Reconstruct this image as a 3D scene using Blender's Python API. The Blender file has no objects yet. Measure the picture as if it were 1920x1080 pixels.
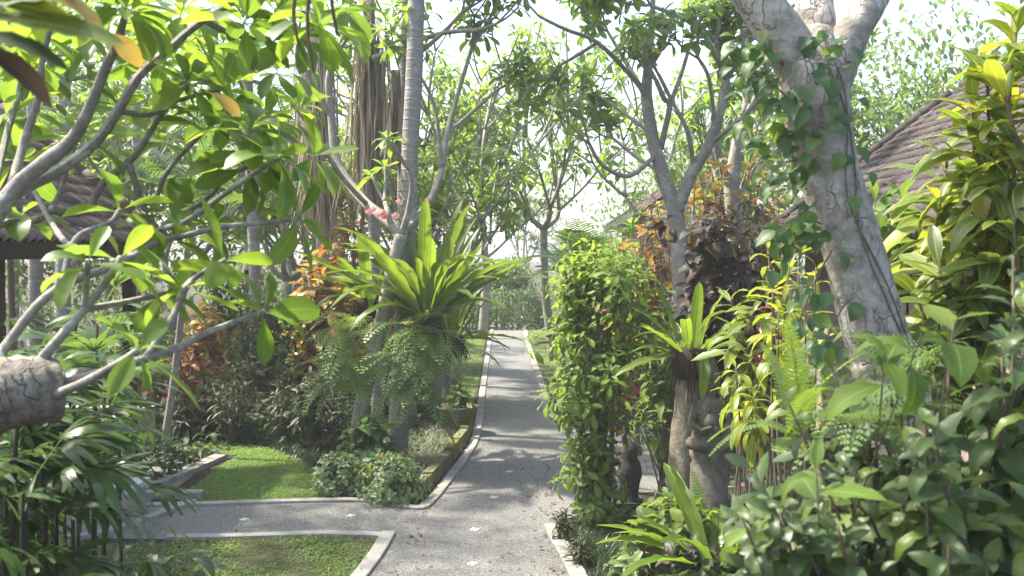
import bpy, math, random
import numpy as np
from mathutils import Vector, Matrix

# ------------------------------------------------------------------ camera, sky, sun, exposure
SC = bpy.context.scene
COL = SC.collection
FPX = 1867.0                       # focal length in pixels of the 1920 wide photograph (35 mm lens)
CAMH = 3.0
PITCH = math.radians(2.15)
cd = bpy.data.cameras.new('camera'); cam = bpy.data.objects.new('camera', cd); COL.objects.link(cam)
cd.sensor_width = 36.0; cd.lens = 36.0 * FPX / 1920.0
cd.clip_start = 0.05; cd.clip_end = 2000
cam.location = (0, 0, CAMH); cam.rotation_euler = (math.pi / 2 - PITCH, 0, 0)
cd.dof.use_dof = True; cd.dof.focus_distance = 13.0; cd.dof.aperture_fstop = 4.0
SC.camera = cam

SUN_EL, SUN_AZ = math.radians(57), math.radians(-72)     # azimuth measured from the view direction towards the right
world = bpy.data.worlds.new('World'); SC.world = world; world.use_nodes = True
wn = world.node_tree.nodes; wl = world.node_tree.links
sky = wn.new('ShaderNodeTexSky'); sky.sky_type = 'NISHITA'; sky.sun_disc = False
sky.sun_elevation = SUN_EL; sky.sun_rotation = SUN_AZ
sky.air_density = 1.0; sky.dust_density = 4.0; sky.ozone_density = 1.0
wl.new(sky.outputs[0], wn['Background'].inputs[0]); wn['Background'].inputs[1].default_value = 0.15
sl = bpy.data.lights.new('sun', 'SUN'); sl.energy = 4.0; sl.angle = math.radians(2.0); sl.color = (1, .93, .80)
so = bpy.data.objects.new('sun', sl); COL.objects.link(so)
sd = Vector((math.sin(SUN_AZ) * math.cos(SUN_EL), math.cos(SUN_AZ) * math.cos(SUN_EL), math.sin(SUN_EL)))
so.rotation_euler = (-sd).to_track_quat('-Z', 'Y').to_euler(); so.location = (0, 0, 30)
SC.view_settings.view_transform = 'Standard'; SC.view_settings.look = 'None'
SC.view_settings.exposure = 1.78; SC.view_settings.gamma = 1.0
cy = SC.cycles
cy.max_bounces = 7; cy.diffuse_bounces = 4; cy.glossy_bounces = 2; cy.transmission_bounces = 5; cy.volume_bounces = 1
cy.transparent_max_bounces = 4; cy.caustics_reflective = False; cy.caustics_refractive = False
cy.use_denoising = True; cy.sample_clamp_indirect = 6.0

# ------------------------------------------------------------------ helpers
CT, ST = math.cos(PITCH), math.sin(PITCH)
def W(px, py, Z):
    """the point seen at pixel (px, py) of the photograph, Z metres ahead"""
    u, v = (px - 960) / FPX, (540 - py) / FPX
    return Vector((u * Z, Z * (CT + v * ST), CAMH + Z * (-ST + v * CT)))
def G(px, py, z=0.0):
    u, v = (px - 960) / FPX, (540 - py) / FPX
    k = (z - CAMH) / (-ST + v * CT)
    return Vector((u * k, k * (CT + v * ST), z))
def GX(px, Z, z=0.0):
    return Vector(((px - 960) / FPX * Z, Z, z))
def proj(P):
    """world points (n,3) -> pixel x, pixel y, depth"""
    P = np.atleast_2d(P)
    dx, dy, dz = P[:, 0], P[:, 1], P[:, 2] - CAMH
    Z = dy * CT - dz * ST
    up = dy * ST + dz * CT
    Zs = np.where(np.abs(Z) < 1e-3, 1e-3, Z)
    return 960 + FPX * dx / Zs, 540 - FPX * up / Zs, Z

def thing(name, label, cat, loc=(0, 0, 0), group=None):
    o = bpy.data.objects.new(name, None); o.empty_display_size = .2
    COL.objects.link(o); o.location = loc
    o['label'] = label; o['category'] = cat
    if group: o['group'] = group
    return o
def link(name, me, mat=None, parent=None, kind=None, label=None):
    o = bpy.data.objects.new(name, me); COL.objects.link(o)
    if mat is not None and len(me.materials) == 0: me.materials.append(mat)
    if parent is not None:
        o.parent = parent
        off = Vector(parent.location)
        p = parent.parent
        while p is not None:
            off += Vector(p.location); p = p.parent
        o.location = -off
    if kind: o['kind'] = kind
    if label: o['label'] = label
    return o
def tag(o, label, cat, group=None):
    o['label'] = label; o['category'] = cat
    if group: o['group'] = group
    return o

def mesh_np(name, V, F, UV=None, rnd=None, smooth=True):
    """quads only; UV per vertex"""
    V = np.asarray(V, np.float32); F = np.asarray(F, np.int32)
    me = bpy.data.meshes.new(name)
    k = F.shape[1]
    me.vertices.add(len(V)); me.vertices.foreach_set('co', V.ravel())
    me.loops.add(F.size); me.loops.foreach_set('vertex_index', F.ravel())
    me.polygons.add(len(F)); me.polygons.foreach_set('loop_start', np.arange(0, F.size, k, dtype=np.int32))
    me.polygons.foreach_set('loop_total', np.full(len(F), k, np.int32))
    me.polygons.foreach_set('use_smooth', np.full(len(F), smooth, bool))
    if UV is not None:
        uvl = me.uv_layers.new(name='UVMap')
        uvl.data.foreach_set('uv', np.asarray(UV, np.float32)[F.ravel()].ravel())
    if rnd is not None:
        a = me.attributes.new('rnd', 'FLOAT', 'POINT'); a.data.foreach_set('value', np.asarray(rnd, np.float32))
    me.update(calc_edges=True)
    return me
class MB:
    """collects quads"""
    def __init__(s): s.V = []; s.F = []; s.U = []
    def add(s, V, F, U=None):
        n = len(s.V); s.V.extend([tuple(v) for v in V]); s.F.extend([tuple(i + n for i in f) for f in F])
        s.U.extend(U if U is not None else [(0, 0)] * len(V))
    def box(s, c, h, rz=0.0, taper=1.0):
        cs, sn = math.cos(rz), math.sin(rz); V = []
        for z in (-1, 1):
            t = taper if z > 0 else 1
            for x, y in ((-1, -1), (1, -1), (1, 1), (-1, 1)):
                X, Y = x * h[0] * t, y * h[1] * t
                V.append((c[0] + X * cs - Y * sn, c[1] + X * sn + Y * cs, c[2] + z * h[2]))
        s.add(V, [(3, 2, 1, 0), (4, 5, 6, 7), (0, 1, 5, 4), (1, 2, 6, 5), (2, 3, 7, 6), (3, 0, 4, 7)])
    def tube(s, pts, rad, n=8, rng=None, knob=0.0):
        pts = [Vector(p) for p in pts]; m = len(pts); V = []; U = []; L = 0
        x = None
        for i, p in enumerate(pts):
            d = (pts[min(i + 1, m - 1)] - pts[max(i - 1, 0)]).normalized()
            if x is None:
                x = d.orthogonal().normalized()
            x = (x - d * x.dot(d)).normalized(); y = d.cross(x)
            if i: L += (p - pts[i - 1]).length
            for k in range(n + 1):
                a = 2 * math.pi * (k % n) / n
                r = rad[i]
                if rng is not None and knob and k < n: r *= 1 + rng.uniform(-knob, knob)
                if k == n: V.append(V[-n]); 
                else: V.append(p + (x * math.cos(a) + y * math.sin(a)) * r)
                U.append((k / n, L))
        F = [(i * (n + 1) + k, i * (n + 1) + k + 1, (i + 1) * (n + 1) + k + 1, (i + 1) * (n + 1) + k) for i in range(m - 1) for k in range(n)]
        # end caps
        for e, i in ((0, 0), (1, m - 1)):
            b = len(V); c = pts[i]
            V.append(c); U.append((0, 0 if e == 0 else L))
            for k in range(0, n, 2):
                q = (i * (n + 1) + k, i * (n + 1) + k + 1, i * (n + 1) + (k + 2) % n if k + 2 >= n else i * (n + 1) + k + 2, b)
                F.append(q if e else q[::-1])
        s.add(V, F, U)
    def lathe(s, c, prof, n=14, sx=1.0, sy=1.0):
        V = []; m = len(prof)
        for r, z in prof:
            for k in range(n):
                a = 2 * math.pi * k / n
                V.append((c[0] + r * math.cos(a) * sx, c[1] + r * math.sin(a) * sy, c[2] + z))
        F = [(i * n + k, i * n + (k + 1) % n, (i + 1) * n + (k + 1) % n, (i + 1) * n + k) for i in range(m - 1) for k in range(n)]
        s.add(V, F)
    def mesh(s, name, smooth=True): return mesh_np(name, s.V, s.F, s.U, None, smooth)

def curve(pts, rad, sub=4):
    """Catmull-Rom through control points, radii interpolated"""
    P = [Vector(p) for p in pts]; n = len(P)
    if n < 2: return P, list(rad)
    if len(rad) == 2 and n != 2: rad = [rad[0] + (rad[1] - rad[0]) * i / (n - 1) for i in range(n)]
    o, r = [], []
    for i in range(n - 1):
        a, b, c, d = P[max(i - 1, 0)], P[i], P[i + 1], P[min(i + 2, n - 1)]
        for k in range(sub):
            t = k / sub
            o.append(.5 * ((2 * b) + (c - a) * t + (2 * a - 5 * b + 4 * c - d) * t * t + (3 * b - a - 3 * c + d) * t ** 3))
            r.append(rad[i] + (rad[i + 1] - rad[i]) * t)
    o.append(P[-1]); r.append(rad[-1])
    return o, r

# ------------------------------------------------------------------ materials
class NT:
    def __init__(s, name):
        s.m = bpy.data.materials.new(name); s.m.use_nodes = True
        s.t = s.m.node_tree; s.n = s.t.nodes; s.l = s.t.links
        s.n.clear(); s.out = s.n.new('ShaderNodeOutputMaterial')
    def node(s, typ, **kw):
        o = s.n.new('ShaderNode' + typ)
        for k, v in kw.items(): setattr(o, k, v)
        return o
    def set(s, sock, v):
        if hasattr(v, 'is_output') or isinstance(v, bpy.types.NodeSocket): s.l.new(v, sock)
        elif isinstance(v, (tuple, list)) and len(v) == 3 and sock.type == 'RGBA': sock.default_value = (*v, 1)
        else: sock.default_value = v
    def math(s, op, a, b=0.0, c=None, clamp=False):
        o = s.node('Math', operation=op, use_clamp=clamp); s.set(o.inputs[0], a); s.set(o.inputs[1], b)
        if c is not None: s.set(o.inputs[2], c)
        return o.outputs[0]
    def mix(s, f, a, b, mode='MIX'):
        o = s.node('Mix', data_type='RGBA', blend_type=mode); s.set(o.inputs['Factor'], f)
        s.set(o.inputs[6], a); s.set(o.inputs[7], b); return o.outputs[2]
    def ramp(s, f, stops, interp='LINEAR'):
        o = s.node('ValToRGB'); cr = o.color_ramp; cr.interpolation = interp
        while len(cr.elements) < len(stops): cr.elements.new(.5)
        for e, (p, c) in zip(cr.elements, stops):
            e.position = p; e.color = (*c, 1) if len(c) == 3 else c
        s.set(o.inputs[0], f); return o.outputs[0]
    def noise(s, vec, scale, detail=3, rough=.55, dist=0.0):
        o = s.node('TexNoise'); o.inputs['Scale'].default_value = scale; o.inputs['Detail'].default_value = detail
        o.inputs['Roughness'].default_value = rough; o.inputs['Distortion'].default_value = dist
        if vec is not None: s.l.new(vec, o.inputs['Vector'])
        return o.outputs['Fac'], o.outputs['Color']
    def sepuv(s):
        uv = s.node('UVMap'); sp = s.node('SeparateXYZ'); s.l.new(uv.outputs[0], sp.inputs[0])
        return sp.outputs[0], sp.outputs[1], uv.outputs[0]
    def bump(s, h, strength=.3, dist=.01):
        b = s.node('Bump'); b.inputs['Strength'].default_value = strength; b.inputs['Distance'].default_value = dist
        s.l.new(h, b.inputs['Height']); return b.outputs[0]
    def pos(s): return s.node('NewGeometry').outputs['Position']
    def principled(s, color, rough=.6, spec=.4, normal=None):
        p = s.node('BsdfPrincipled'); s.set(p.inputs['Base Color'], color); s.set(p.inputs['Roughness'], rough)
        p.inputs['Specular IOR Level'].default_value = spec
        if normal is not None: s.l.new(normal, p.inputs['Normal'])
        return p.outputs[0]
    def done(s, sh): s.l.new(sh, s.out.inputs[0]); return s.m

def leaf_mat(name, cols, vein=(.25, .35, .08), veinw=.035, veins=.0, nveins=12, vslope=.6, trans=.42, tgain=2.6, ttint=(1.08, 1.0, .6),
             rough=.42, spec=.45, blotch=None, edge=None, back=.35):
    """cols: list of colours spread over the leaf's own random number"""
    def soft(c, k=.06, g=.9):
        l = .3 * c[0] + .6 * c[1] + .1 * c[2]; return tuple(g * (v + (l - v) * k) for v in c)
    cols = [soft(c) for c in cols]; vein = soft(vein)
    t = NT(name)
    at = t.node('Attribute', attribute_name='rnd'); oi = t.node('ObjectInfo')
    r = t.math('FRACT', t.math('ADD', at.outputs['Fac'], oi.outputs['Random']))
    stops = [(i / max(len(cols) - 1, 1), c) for i, c in enumerate(cols)]
    base = t.ramp(r, stops) if len(cols) > 1 else t.mix(0.0, cols[0], cols[0])
    u, v, uv = t.sepuv()
    au = t.math('ABSOLUTE', t.math('SUBTRACT', u, .5))
    nf, _ = t.noise(t.pos(), 9.0, 2)
    base = t.mix(t.math('MULTIPLY_ADD', nf, .9, -.25, True), base, t.mix(1.0, base, (1.35, 1.25, 1.0), 'MULTIPLY'))
    if blotch is not None:          # irregular coloured areas along the veins (variegated leaves)
        col, amt = blotch
        bn, _ = t.noise(uv, 7.0, 2, .6, .6)
        edgef = t.math('MULTIPLY', au, 1.3)
        mk = t.math('GREATER_THAN', t.math('ADD', bn, t.math('MULTIPLY', r, .22)), 1.0 - amt)
        base = t.mix(t.math('MULTIPLY', mk, .85), base, col)
    mid = t.math('LESS_THAN', au, t.math('MULTIPLY', t.math('SUBTRACT', 1.25, v), veinw))
    vm = mid
    if veins > 0:
        w = t.math('SINE', t.math('MULTIPLY', t.math('SUBTRACT', v, t.math('MULTIPLY', au, vslope)), nveins * 6.283))
        lat = t.math('MULTIPLY', t.math('MULTIPLY_ADD', w, 2.2, -1.3, True), veins)
        vm = t.math('MAXIMUM', mid, lat)
    base = t.mix(t.math('MULTIPLY', vm, .8), base, vein)
    if edge is not None:
        base = t.mix(t.math('MULTIPLY', t.math('GREATER_THAN', au, .43), .8), base, edge)
    if veins > 0:                   # brown blemishes, different on every leaf
        ov = t.node('VectorMath', operation='MULTIPLY_ADD'); t.l.new(uv, ov.inputs[0]); ov.inputs[1].default_value = (2.2, 6.0, 1.0)
        cb_ = t.node('CombineXYZ'); t.l.new(t.math('MULTIPLY', r, 37.0), cb_.inputs[0]); t.l.new(t.math('MULTIPLY', r, 91.0), cb_.inputs[1]); t.l.new(cb_.outputs[0], ov.inputs[2])
        sp_, _ = t.noise(ov.outputs[0], 1.6, 3, .6)
        tipm = t.math('MULTIPLY', t.math('GREATER_THAN', v, .95), t.math('GREATER_THAN', t.math('FRACT', t.math('MULTIPLY', r, 7.3)), .7))
        base = t.mix(t.math('MAXIMUM', t.math('MULTIPLY_ADD', sp_, 14.0, -9.8, True), tipm), base, (.13, .08, .035))
    gb = t.node('NewGeometry').outputs['Backfacing']
    surf = t.mix(t.math('MULTIPLY', gb, back), base, t.mix(.5, t.mix(1.0, base, (1.5, 1.45, 1.3), 'MULTIPLY'), (.12, .16, .08)))
    tc = t.mix(1.0, base, tuple(tgain * c for c in ttint), 'MULTIPLY')
    pr = t.principled(surf, rough, spec)
    tr = t.node('BsdfTranslucent'); t.l.new(tc, tr.inputs[0])
    mx = t.node('MixShader'); mx.inputs[0].default_value = trans
    t.l.new(pr, mx.inputs[1]); t.l.new(tr.outputs[0], mx.inputs[2])
    return t.done(mx.outputs[0])

def bark_mat(name, c0, c1, lichen=None, scale=18, rings=0.0, bump=.5, cracks=0.0):
    t = NT(name); p = t.pos()
    f, _ = t.noise(p, scale, 5, .65)
    g, _ = t.noise(p, scale * .22, 3, .6)
    col = t.mix(t.math('MULTIPLY_ADD', f, 2.0, -.55, True), c0, c1)
    h = f
    if rings:
        u, v, uv = t.sepuv()
        n2, _ = t.noise(p, 3.0, 2)
        wv = t.math('SINE', t.math('MULTIPLY', t.math('ADD', v, t.math('MULTIPLY', n2, .06)), 6.283 * rings))
        line = t.math('MULTIPLY_ADD', wv, 4.0, -3.0, True)
        col = t.mix(t.math('MULTIPLY', line, .7), col, (.34, .31, .27))
        h = t.math('ADD', f, t.math('MULTIPLY', line, .6))
    if lichen is not None:
        lm = t.math('MULTIPLY_ADD', g, 7.0, -3.6, True)
        lm = t.math('MULTIPLY', lm, t.math('MULTIPLY_ADD', f, 1.6, -.2, True))
        col = t.mix(lm, col, lichen)
    if cracks:
        mp = t.node('Mapping'); t.l.new(p, mp.inputs[0]); mp.inputs['Scale'].default_value = (1, 1, .28)
        n3, c3 = t.noise(p, 9.0, 3); av = t.node('VectorMath', operation='MULTIPLY_ADD'); t.l.new(c3, av.inputs[0]); av.inputs[1].default_value = (.1, .1, .1); t.l.new(mp.outputs[0], av.inputs[2])
        vo = t.node('TexVoronoi', feature='DISTANCE_TO_EDGE'); vo.inputs['Scale'].default_value = 15; t.l.new(av.outputs[0], vo.inputs['Vector'])
        ck = t.math('MULTIPLY_ADD', vo.outputs['Distance'], -24.0, 1.0, True); gate = t.math('MULTIPLY_ADD', g, 6.0, -2.7, True)
        ck = t.math('MULTIPLY', ck, gate); col = t.mix(t.math('MULTIPLY', ck, cracks), col, (.07, .055, .04)); h = t.math('SUBTRACT', h, ck)
        st, _ = t.noise(mp.outputs[0], 34, 4, .7); col = t.mix(t.math('MULTIPLY_ADD', st, 3.0, -1.6, True), col, t.mix(1.0, col, (.55, .5, .45), 'MULTIPLY'))
    return t.done(t.principled(col, .85, .25, t.bump(h, bump, .02)))

M = {}
# foliage (real albedo values)
M['frangipani'] = leaf_mat('frangipani_leaf', [(.065, .13, .016), (.085, .165, .018), (.115, .20, .02), (.06, .12, .022), (.085, .16, .02), (.14, .22, .02), (.06, .12, .03)],
                           vein=(.16, .26, .06), veinw=.03, veins=.22, nveins=16, vslope=.35, trans=.48, tgain=2.7, ttint=(1.12, 1.0, .6))
M['frangipani_far'] = leaf_mat('frangipani_far_leaf', [(.07, .14, .022), (.09, .17, .025), (.12, .20, .03), (.065, .13, .03)], vein=(.17, .26, .07), trans=.5, tgain=2.8, ttint=(1.12, 1.0, .6))
M['yellow_leaf'] = leaf_mat('yellow_leaf', [(.32, .24, .05), (.26, .18, .04)], vein=(.3, .26, .1), veins=.2, trans=.4, tgain=1.4)
M['croton_yellow'] = leaf_mat('croton_yellow_leaf', [(.07, .15, .018), (.22, .26, .02), (.08, .17, .018), (.12, .21, .02), (.07, .14, .02), (.16, .23, .02), (.32, .32, .025), (.09, .18, .018)],
                              vein=(.36, .35, .03), veinw=.06, veins=.5, nveins=15, vslope=.5, trans=.4, tgain=2.3, edge=(.30, .32, .03), rough=.4)
M['croton_dark'] = leaf_mat('croton_dark_leaf', [(.045, .10, .018), (.06, .13, .02), (.09, .16, .02), (.04, .085, .018)],
                            vein=(.30, .30, .04), veinw=.06, veins=.7, nveins=14, vslope=.5, trans=.3, tgain=2.0, edge=(.24, .24, .03), rough=.4)
M['croton_orange'] = leaf_mat('croton_orange_leaf', [(.38, .2, .04), (.22, .10, .03), (.46, .30, .06), (.12, .15, .03), (.34, .17, .04), (.15, .08, .035), (.44, .34, .07), (.16, .18, .04), (.10, .14, .03)],
                              vein=(.5, .22, .05), veinw=.06, veins=.6, nveins=9, vslope=.4, trans=.4, tgain=1.7, ttint=(1, .85, .5))
M['cordyline_red'] = leaf_mat('cordyline_red_leaf', [(.22, .015, .02), (.10, .02, .02), (.04, .05, .02), (.32, .03, .04), (.07, .015, .02)], vein=(.3, .05, .06), trans=.35, tgain=1.8, ttint=(1, .6, .6), rough=.35)
M['cordyline_dark'] = leaf_mat('cordyline_dark_leaf', [(.028, .05, .018), (.04, .07, .022), (.05, .032, .024), (.022, .042, .018), (.06, .085, .03), (.03, .06, .02)], vein=(.09, .05, .04), trans=.25, tgain=2.0, rough=.5, spec=.3)
M['purple'] = leaf_mat('dark_purple_leaf', [(.024, .018, .018), (.03, .03, .022), (.04, .024, .022), (.02, .022, .02), (.08, .05, .02)], vein=(.06, .04, .035), trans=.22, tgain=2.4, ttint=(1, .75, .55), rough=.55, spec=.25)
M['bush'] = leaf_mat('bush_leaf', [(.07, .14, .022), (.11, .19, .025), (.15, .235, .035), (.06, .12, .022), (.19, .26, .045), (.09, .16, .03), (.05, .10, .02)], vein=(.2, .3, .07), veinw=.05, veins=.25, nveins=7, trans=.42, tgain=2.5, rough=.58, spec=.25)
M['nest'] = leaf_mat('nest_fern_frond', [(.085, .16, .012), (.12, .20, .014), (.07, .13, .014), (.16, .23, .016)], vein=(.03, .028, .012), veinw=.045, veins=.12, nveins=60, vslope=.2, trans=.46, tgain=2.0, rough=.36)
M['fern'] = leaf_mat('fern_frond', [(.19, .31, .10), (.22, .34, .11), (.20, .32, .12), (.25, .36, .11)], vein=(.05, .08, .03), veinw=.04, trans=.38, tgain=2.4, rough=.5)
M['fern_light'] = leaf_mat('fern_light_frond', [(.11, .19, .03), (.14, .22, .035)], vein=(.1, .14, .04), trans=.42, tgain=2.4, rough=.5)
M['rhapis'] = leaf_mat('lady_palm_leaf', [(.028, .07, .018), (.04, .09, .02), (.05, .10, .022), (.03, .065, .024), (.07, .12, .03)], vein=(.05, .1, .03), veinw=.05, trans=.3, tgain=2.6, rough=.27, spec=.6)
M['palm'] = leaf_mat('palm_frond', [(.05, .11, .03), (.07, .13, .035), (.05, .10, .035)], vein=(.12, .16, .05), trans=.38, tgain=2.4, rough=.35)
M['glossy'] = leaf_mat('glossy_dark_leaf', [(.036, .075, .02), (.046, .09, .022), (.065, .12, .024), (.03, .062, .024), (.13, .20, .022), (.04, .08, .026), (.09, .15, .03), (.036, .07, .024)], vein=(.08, .12, .06), veinw=.025, veins=.32, nveins=8, trans=.25, tgain=2.4, rough=.42, spec=.4, back=.6)
M['ivy'] = leaf_mat('ivy_leaf', [(.045, .11, .04), (.06, .13, .045), (.075, .15, .04), (.12, .21, .03)], vein=(.08, .15, .06), veins=.12, nveins=5, trans=.36, tgain=2.5, rough=.45)
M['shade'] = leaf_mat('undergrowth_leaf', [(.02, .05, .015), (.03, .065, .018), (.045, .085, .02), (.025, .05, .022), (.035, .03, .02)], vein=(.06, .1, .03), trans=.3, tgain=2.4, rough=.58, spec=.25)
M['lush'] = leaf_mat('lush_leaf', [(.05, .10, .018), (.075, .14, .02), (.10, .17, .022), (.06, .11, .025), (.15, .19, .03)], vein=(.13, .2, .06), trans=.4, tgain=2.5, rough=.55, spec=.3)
M['silver'] = leaf_mat('silver_leaf', [(.16, .19, .13), (.20, .23, .16), (.13, .16, .10)], vein=(.22, .25, .18), trans=.3, tgain=1.5, rough=.5)
M['variegated'] = leaf_mat('variegated_leaf', [(.11, .19, .06), (.14, .22, .075), (.09, .16, .055)], vein=(.22, .26, .15), veins=.3, nveins=5, trans=.32, tgain=1.9, edge=(.26, .30, .18), rough=.45)
M['blue_green'] = leaf_mat('caladium_leaf', [(.10, .15, .09), (.13, .18, .11), (.08, .13, .07)], vein=(.18, .22, .14), veins=.25, nveins=5, trans=.3, tgain=1.8, rough=.5)
M['tree'] = leaf_mat('broad_tree_leaf', [(.06, .12, .03), (.08, .15, .035), (.10, .17, .035), (.05, .10, .03)], vein=(.12, .18, .06), trans=.42, tgain=2.4)
M['grass'] = leaf_mat('grass_blade', [(.13, .25, .045), (.15, .28, .05), (.19, .32, .055), (.11, .22, .045), (.26, .31, .09)], vein=(.14, .22, .06), trans=.4, tgain=2.0, rough=.5, spec=.3)
M['mondo'] = leaf_mat('mondo_blade', [(.016, .04, .014), (.022, .05, .016), (.03, .06, .018)], vein=(.04, .07, .03), trans=.25, tgain=2.0, rough=.4)
M['dead'] = leaf_mat('dead_frond', [(.30, .25, .20), (.40, .36, .31), (.22, .17, .125), (.48, .45, .40), (.16, .12, .09)], vein=(.25, .2, .15), trans=.22, tgain=1.2, ttint=(1, .85, .6), rough=.8, spec=.15)
M['dry'] = leaf_mat('dry_leaf', [(.16, .09, .05), (.2, .13, .07), (.09, .05, .03)], vein=(.2, .13, .07), trans=.2, tgain=1.3, ttint=(1, .8, .5), rough=.7)
M['petal_pink'] = leaf_mat('pink_petal', [(.7, .33, .38), (.75, .45, .45), (.65, .25, .32)], vein=(.7, .5, .3), trans=.35, tgain=1.1, ttint=(1, .9, .9))
M['petal_orange'] = leaf_mat('orange_petal', [(.75, .16, .015), (.7, .22, .02)], vein=(.7, .3, .05), trans=.3, tgain=1.1, ttint=(1, .8, .6))
M['petal_red'] = leaf_mat('red_petal', [(.6, .03, .05), (.5, .05, .08)], vein=(.6, .2, .2), trans=.3, tgain=1.1, ttint=(1, .7, .7))
# bark
M['bark_frangi'] = bark_mat('frangipani_bark', (.20, .185, .155), (.33, .31, .27), lichen=(.42, .43, .38), scale=26)
M['bark_young'] = bark_mat('frangipani_young_bark', (.13, .12, .10), (.30, .285, .255), lichen=(.44, .44, .40), scale=34, bump=.4)
M['bark_big'] = bark_mat('big_tree_bark', (.17, .15, .12), (.50, .47, .42), lichen=(.64, .61, .56), scale=13, bump=1.0, cracks=.25)
M['bark_limb'] = bark_mat('old_limb_bark', (.10, .085, .065), (.27, .245, .21), lichen=(.37, .35, .31), scale=26, bump=1.0, cracks=.15)
M['bark_moss'] = bark_mat('mossy_bark', (.10, .08, .06), (.24, .21, .17), lichen=(.20, .22, .14), scale=20, bump=.8)
M['bark_palm'] = bark_mat('palm_bark', (.19, .175, .16), (.31, .295, .275), lichen=(.38, .37, .35), scale=22, rings=7.0)
M['bark_brown'] = bark_mat('brown_stem', (.09, .07, .05), (.20, .16, .115), scale=30, bump=.4)
M['cane'] = bark_mat('cane_stem', (.025, .022, .016), (.06, .05, .035), scale=60, bump=.4)
M['fibre'] = bark_mat('root_fibre', (.02, .014, .01), (.07, .05, .035), scale=60, bump=1.0)

def surf_path():
    t = NT('exposed_aggregate'); p = t.pos()
    vo = t.node('TexVoronoi'); vo.inputs['Scale'].default_value = 105; t.l.new(p, vo.inputs['Vector'])
    sp = t.node('SeparateColor'); t.l.new(vo.outputs['Color'], sp.inputs[0])
    col = t.ramp(sp.outputs[0], [(0, (.055, .056, .055)), (.45, (.11, .112, .108)), (.8, (.165, .166, .16)), (1, (.27, .27, .258))])
    f, _ = t.noise(p, .55, 4, .6); g, _ = t.noise(p, 3.2, 4, .65)
    col = t.mix(t.math('MULTIPLY_ADD', f, 2.2, -.75, True), col, t.mix(1.0, col, (1.35, 1.3, 1.25), 'MULTIPLY'))
    col = t.mix(t.math('MULTIPLY_ADD', g, 4.0, -2.45, True), col, (.22, .19, .16))
    k, _ = t.noise(p, 1.3, 5, .7, .8)
    col = t.mix(t.math('MULTIPLY_ADD', k, 5.0, -2.9, True), col, t.mix(1.0, col, (.62, .62, .60), 'MULTIPLY'))
    return t.done(t.principled(col, .7, .35, t.bump(t.math('SUBTRACT', 1.0, vo.outputs['Distance']), .5, .006)))
def surf_plain(name, c0, c1, scale=6, rough=.8, bump=.3, moss=None, mossamt=.5, fine=60, spec=.3):
    t = NT(name); p = t.pos()
    f, _ = t.noise(p, scale, 5, .62); g, _ = t.noise(p, fine, 3, .6); h, _ = t.noise(p, scale * .4, 4, .6)
    col = t.mix(t.math('MULTIPLY_ADD', f, 2.0, -.5, True), c0, c1)
    col = t.mix(t.math('MULTIPLY_ADD', g, 1.0, -.2, True), t.mix(1.0, col, (.72, .72, .72), 'MULTIPLY'), col)
    if moss is not None:
        col = t.mix(t.math('MULTIPLY_ADD', h, 6.0, -6.0 * (1 - mossamt), True), col, moss)
    return t.done(t.principled(col, rough, spec, t.bump(t.math('ADD', f, t.math('MULTIPLY', g, .4)), bump, .012)))
M['path'] = surf_path()
M['kerb'] = surf_plain('kerb_concrete', (.27, .255, .225), (.45, .43, .40), 6, .9, .5, moss=(.17, .16, .11), mossamt=.47, fine=90)
M['soil'] = surf_plain('garden_soil', (.018, .014, .010), (.05, .038, .027), 7, .95, .8)
M['lawn_soil'] = surf_plain('lawn_soil', (.05, .05, .02), (.12, .10, .06), 5, .95, .6)
M['moss_stone'] = surf_plain('mossy_stone', (.14, .12, .09), (.26, .23, .18), 8, .9, .6, moss=(.13, .14, .025), mossamt=.6)
M['stone'] = surf_plain('grey_stone', (.07, .062, .052), (.21, .19, .16), 11, .92, 1.0, moss=(.05, .055, .03), mossamt=.5, fine=80)
M['stone_pale'] = surf_plain('pale_carved_stone', (.12, .105, .085), (.27, .24, .20), 14, .9, .6, moss=(.16, .14, .11), mossamt=.45)
M['stone_dark'] = surf_plain('dark_volcanic_stone', (.03, .028, .026), (.08, .075, .07), 12, .85, .6, moss=(.05, .06, .03), mossamt=.4)
M['inlay'] = surf_plain('white_inlay_stone', (.55, .54, .51), (.72, .71, .68), 20, .7, .2)
M['white_paint'] = surf_plain('white_plaster', (.60, .59, .56), (.74, .73, .70), 3, .75, .12, moss=(.5, .48, .43), mossamt=.4)
M['wall'] = surf_plain('beige_plaster', (.36, .30, .25), (.46, .39, .33), 2, .85, .15)
M['wood_dark'] = surf_plain('dark_timber', (.025, .018, .013), (.06, .045, .032), 5, .7, .3)
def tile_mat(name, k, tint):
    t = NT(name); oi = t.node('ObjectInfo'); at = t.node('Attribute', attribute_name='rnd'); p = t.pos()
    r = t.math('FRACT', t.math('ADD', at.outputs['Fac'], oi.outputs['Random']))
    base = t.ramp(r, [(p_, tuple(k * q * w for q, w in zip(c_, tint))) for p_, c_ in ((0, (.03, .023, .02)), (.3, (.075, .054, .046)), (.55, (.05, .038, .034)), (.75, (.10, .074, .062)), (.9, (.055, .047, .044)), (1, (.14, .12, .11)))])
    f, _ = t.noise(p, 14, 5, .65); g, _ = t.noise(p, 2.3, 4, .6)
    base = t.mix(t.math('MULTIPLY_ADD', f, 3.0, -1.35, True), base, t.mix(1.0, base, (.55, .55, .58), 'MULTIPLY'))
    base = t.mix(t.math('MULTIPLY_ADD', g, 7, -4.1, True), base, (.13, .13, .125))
    return t.done(t.principled(base, .8, .3, t.bump(f, .5, .01)))
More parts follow.
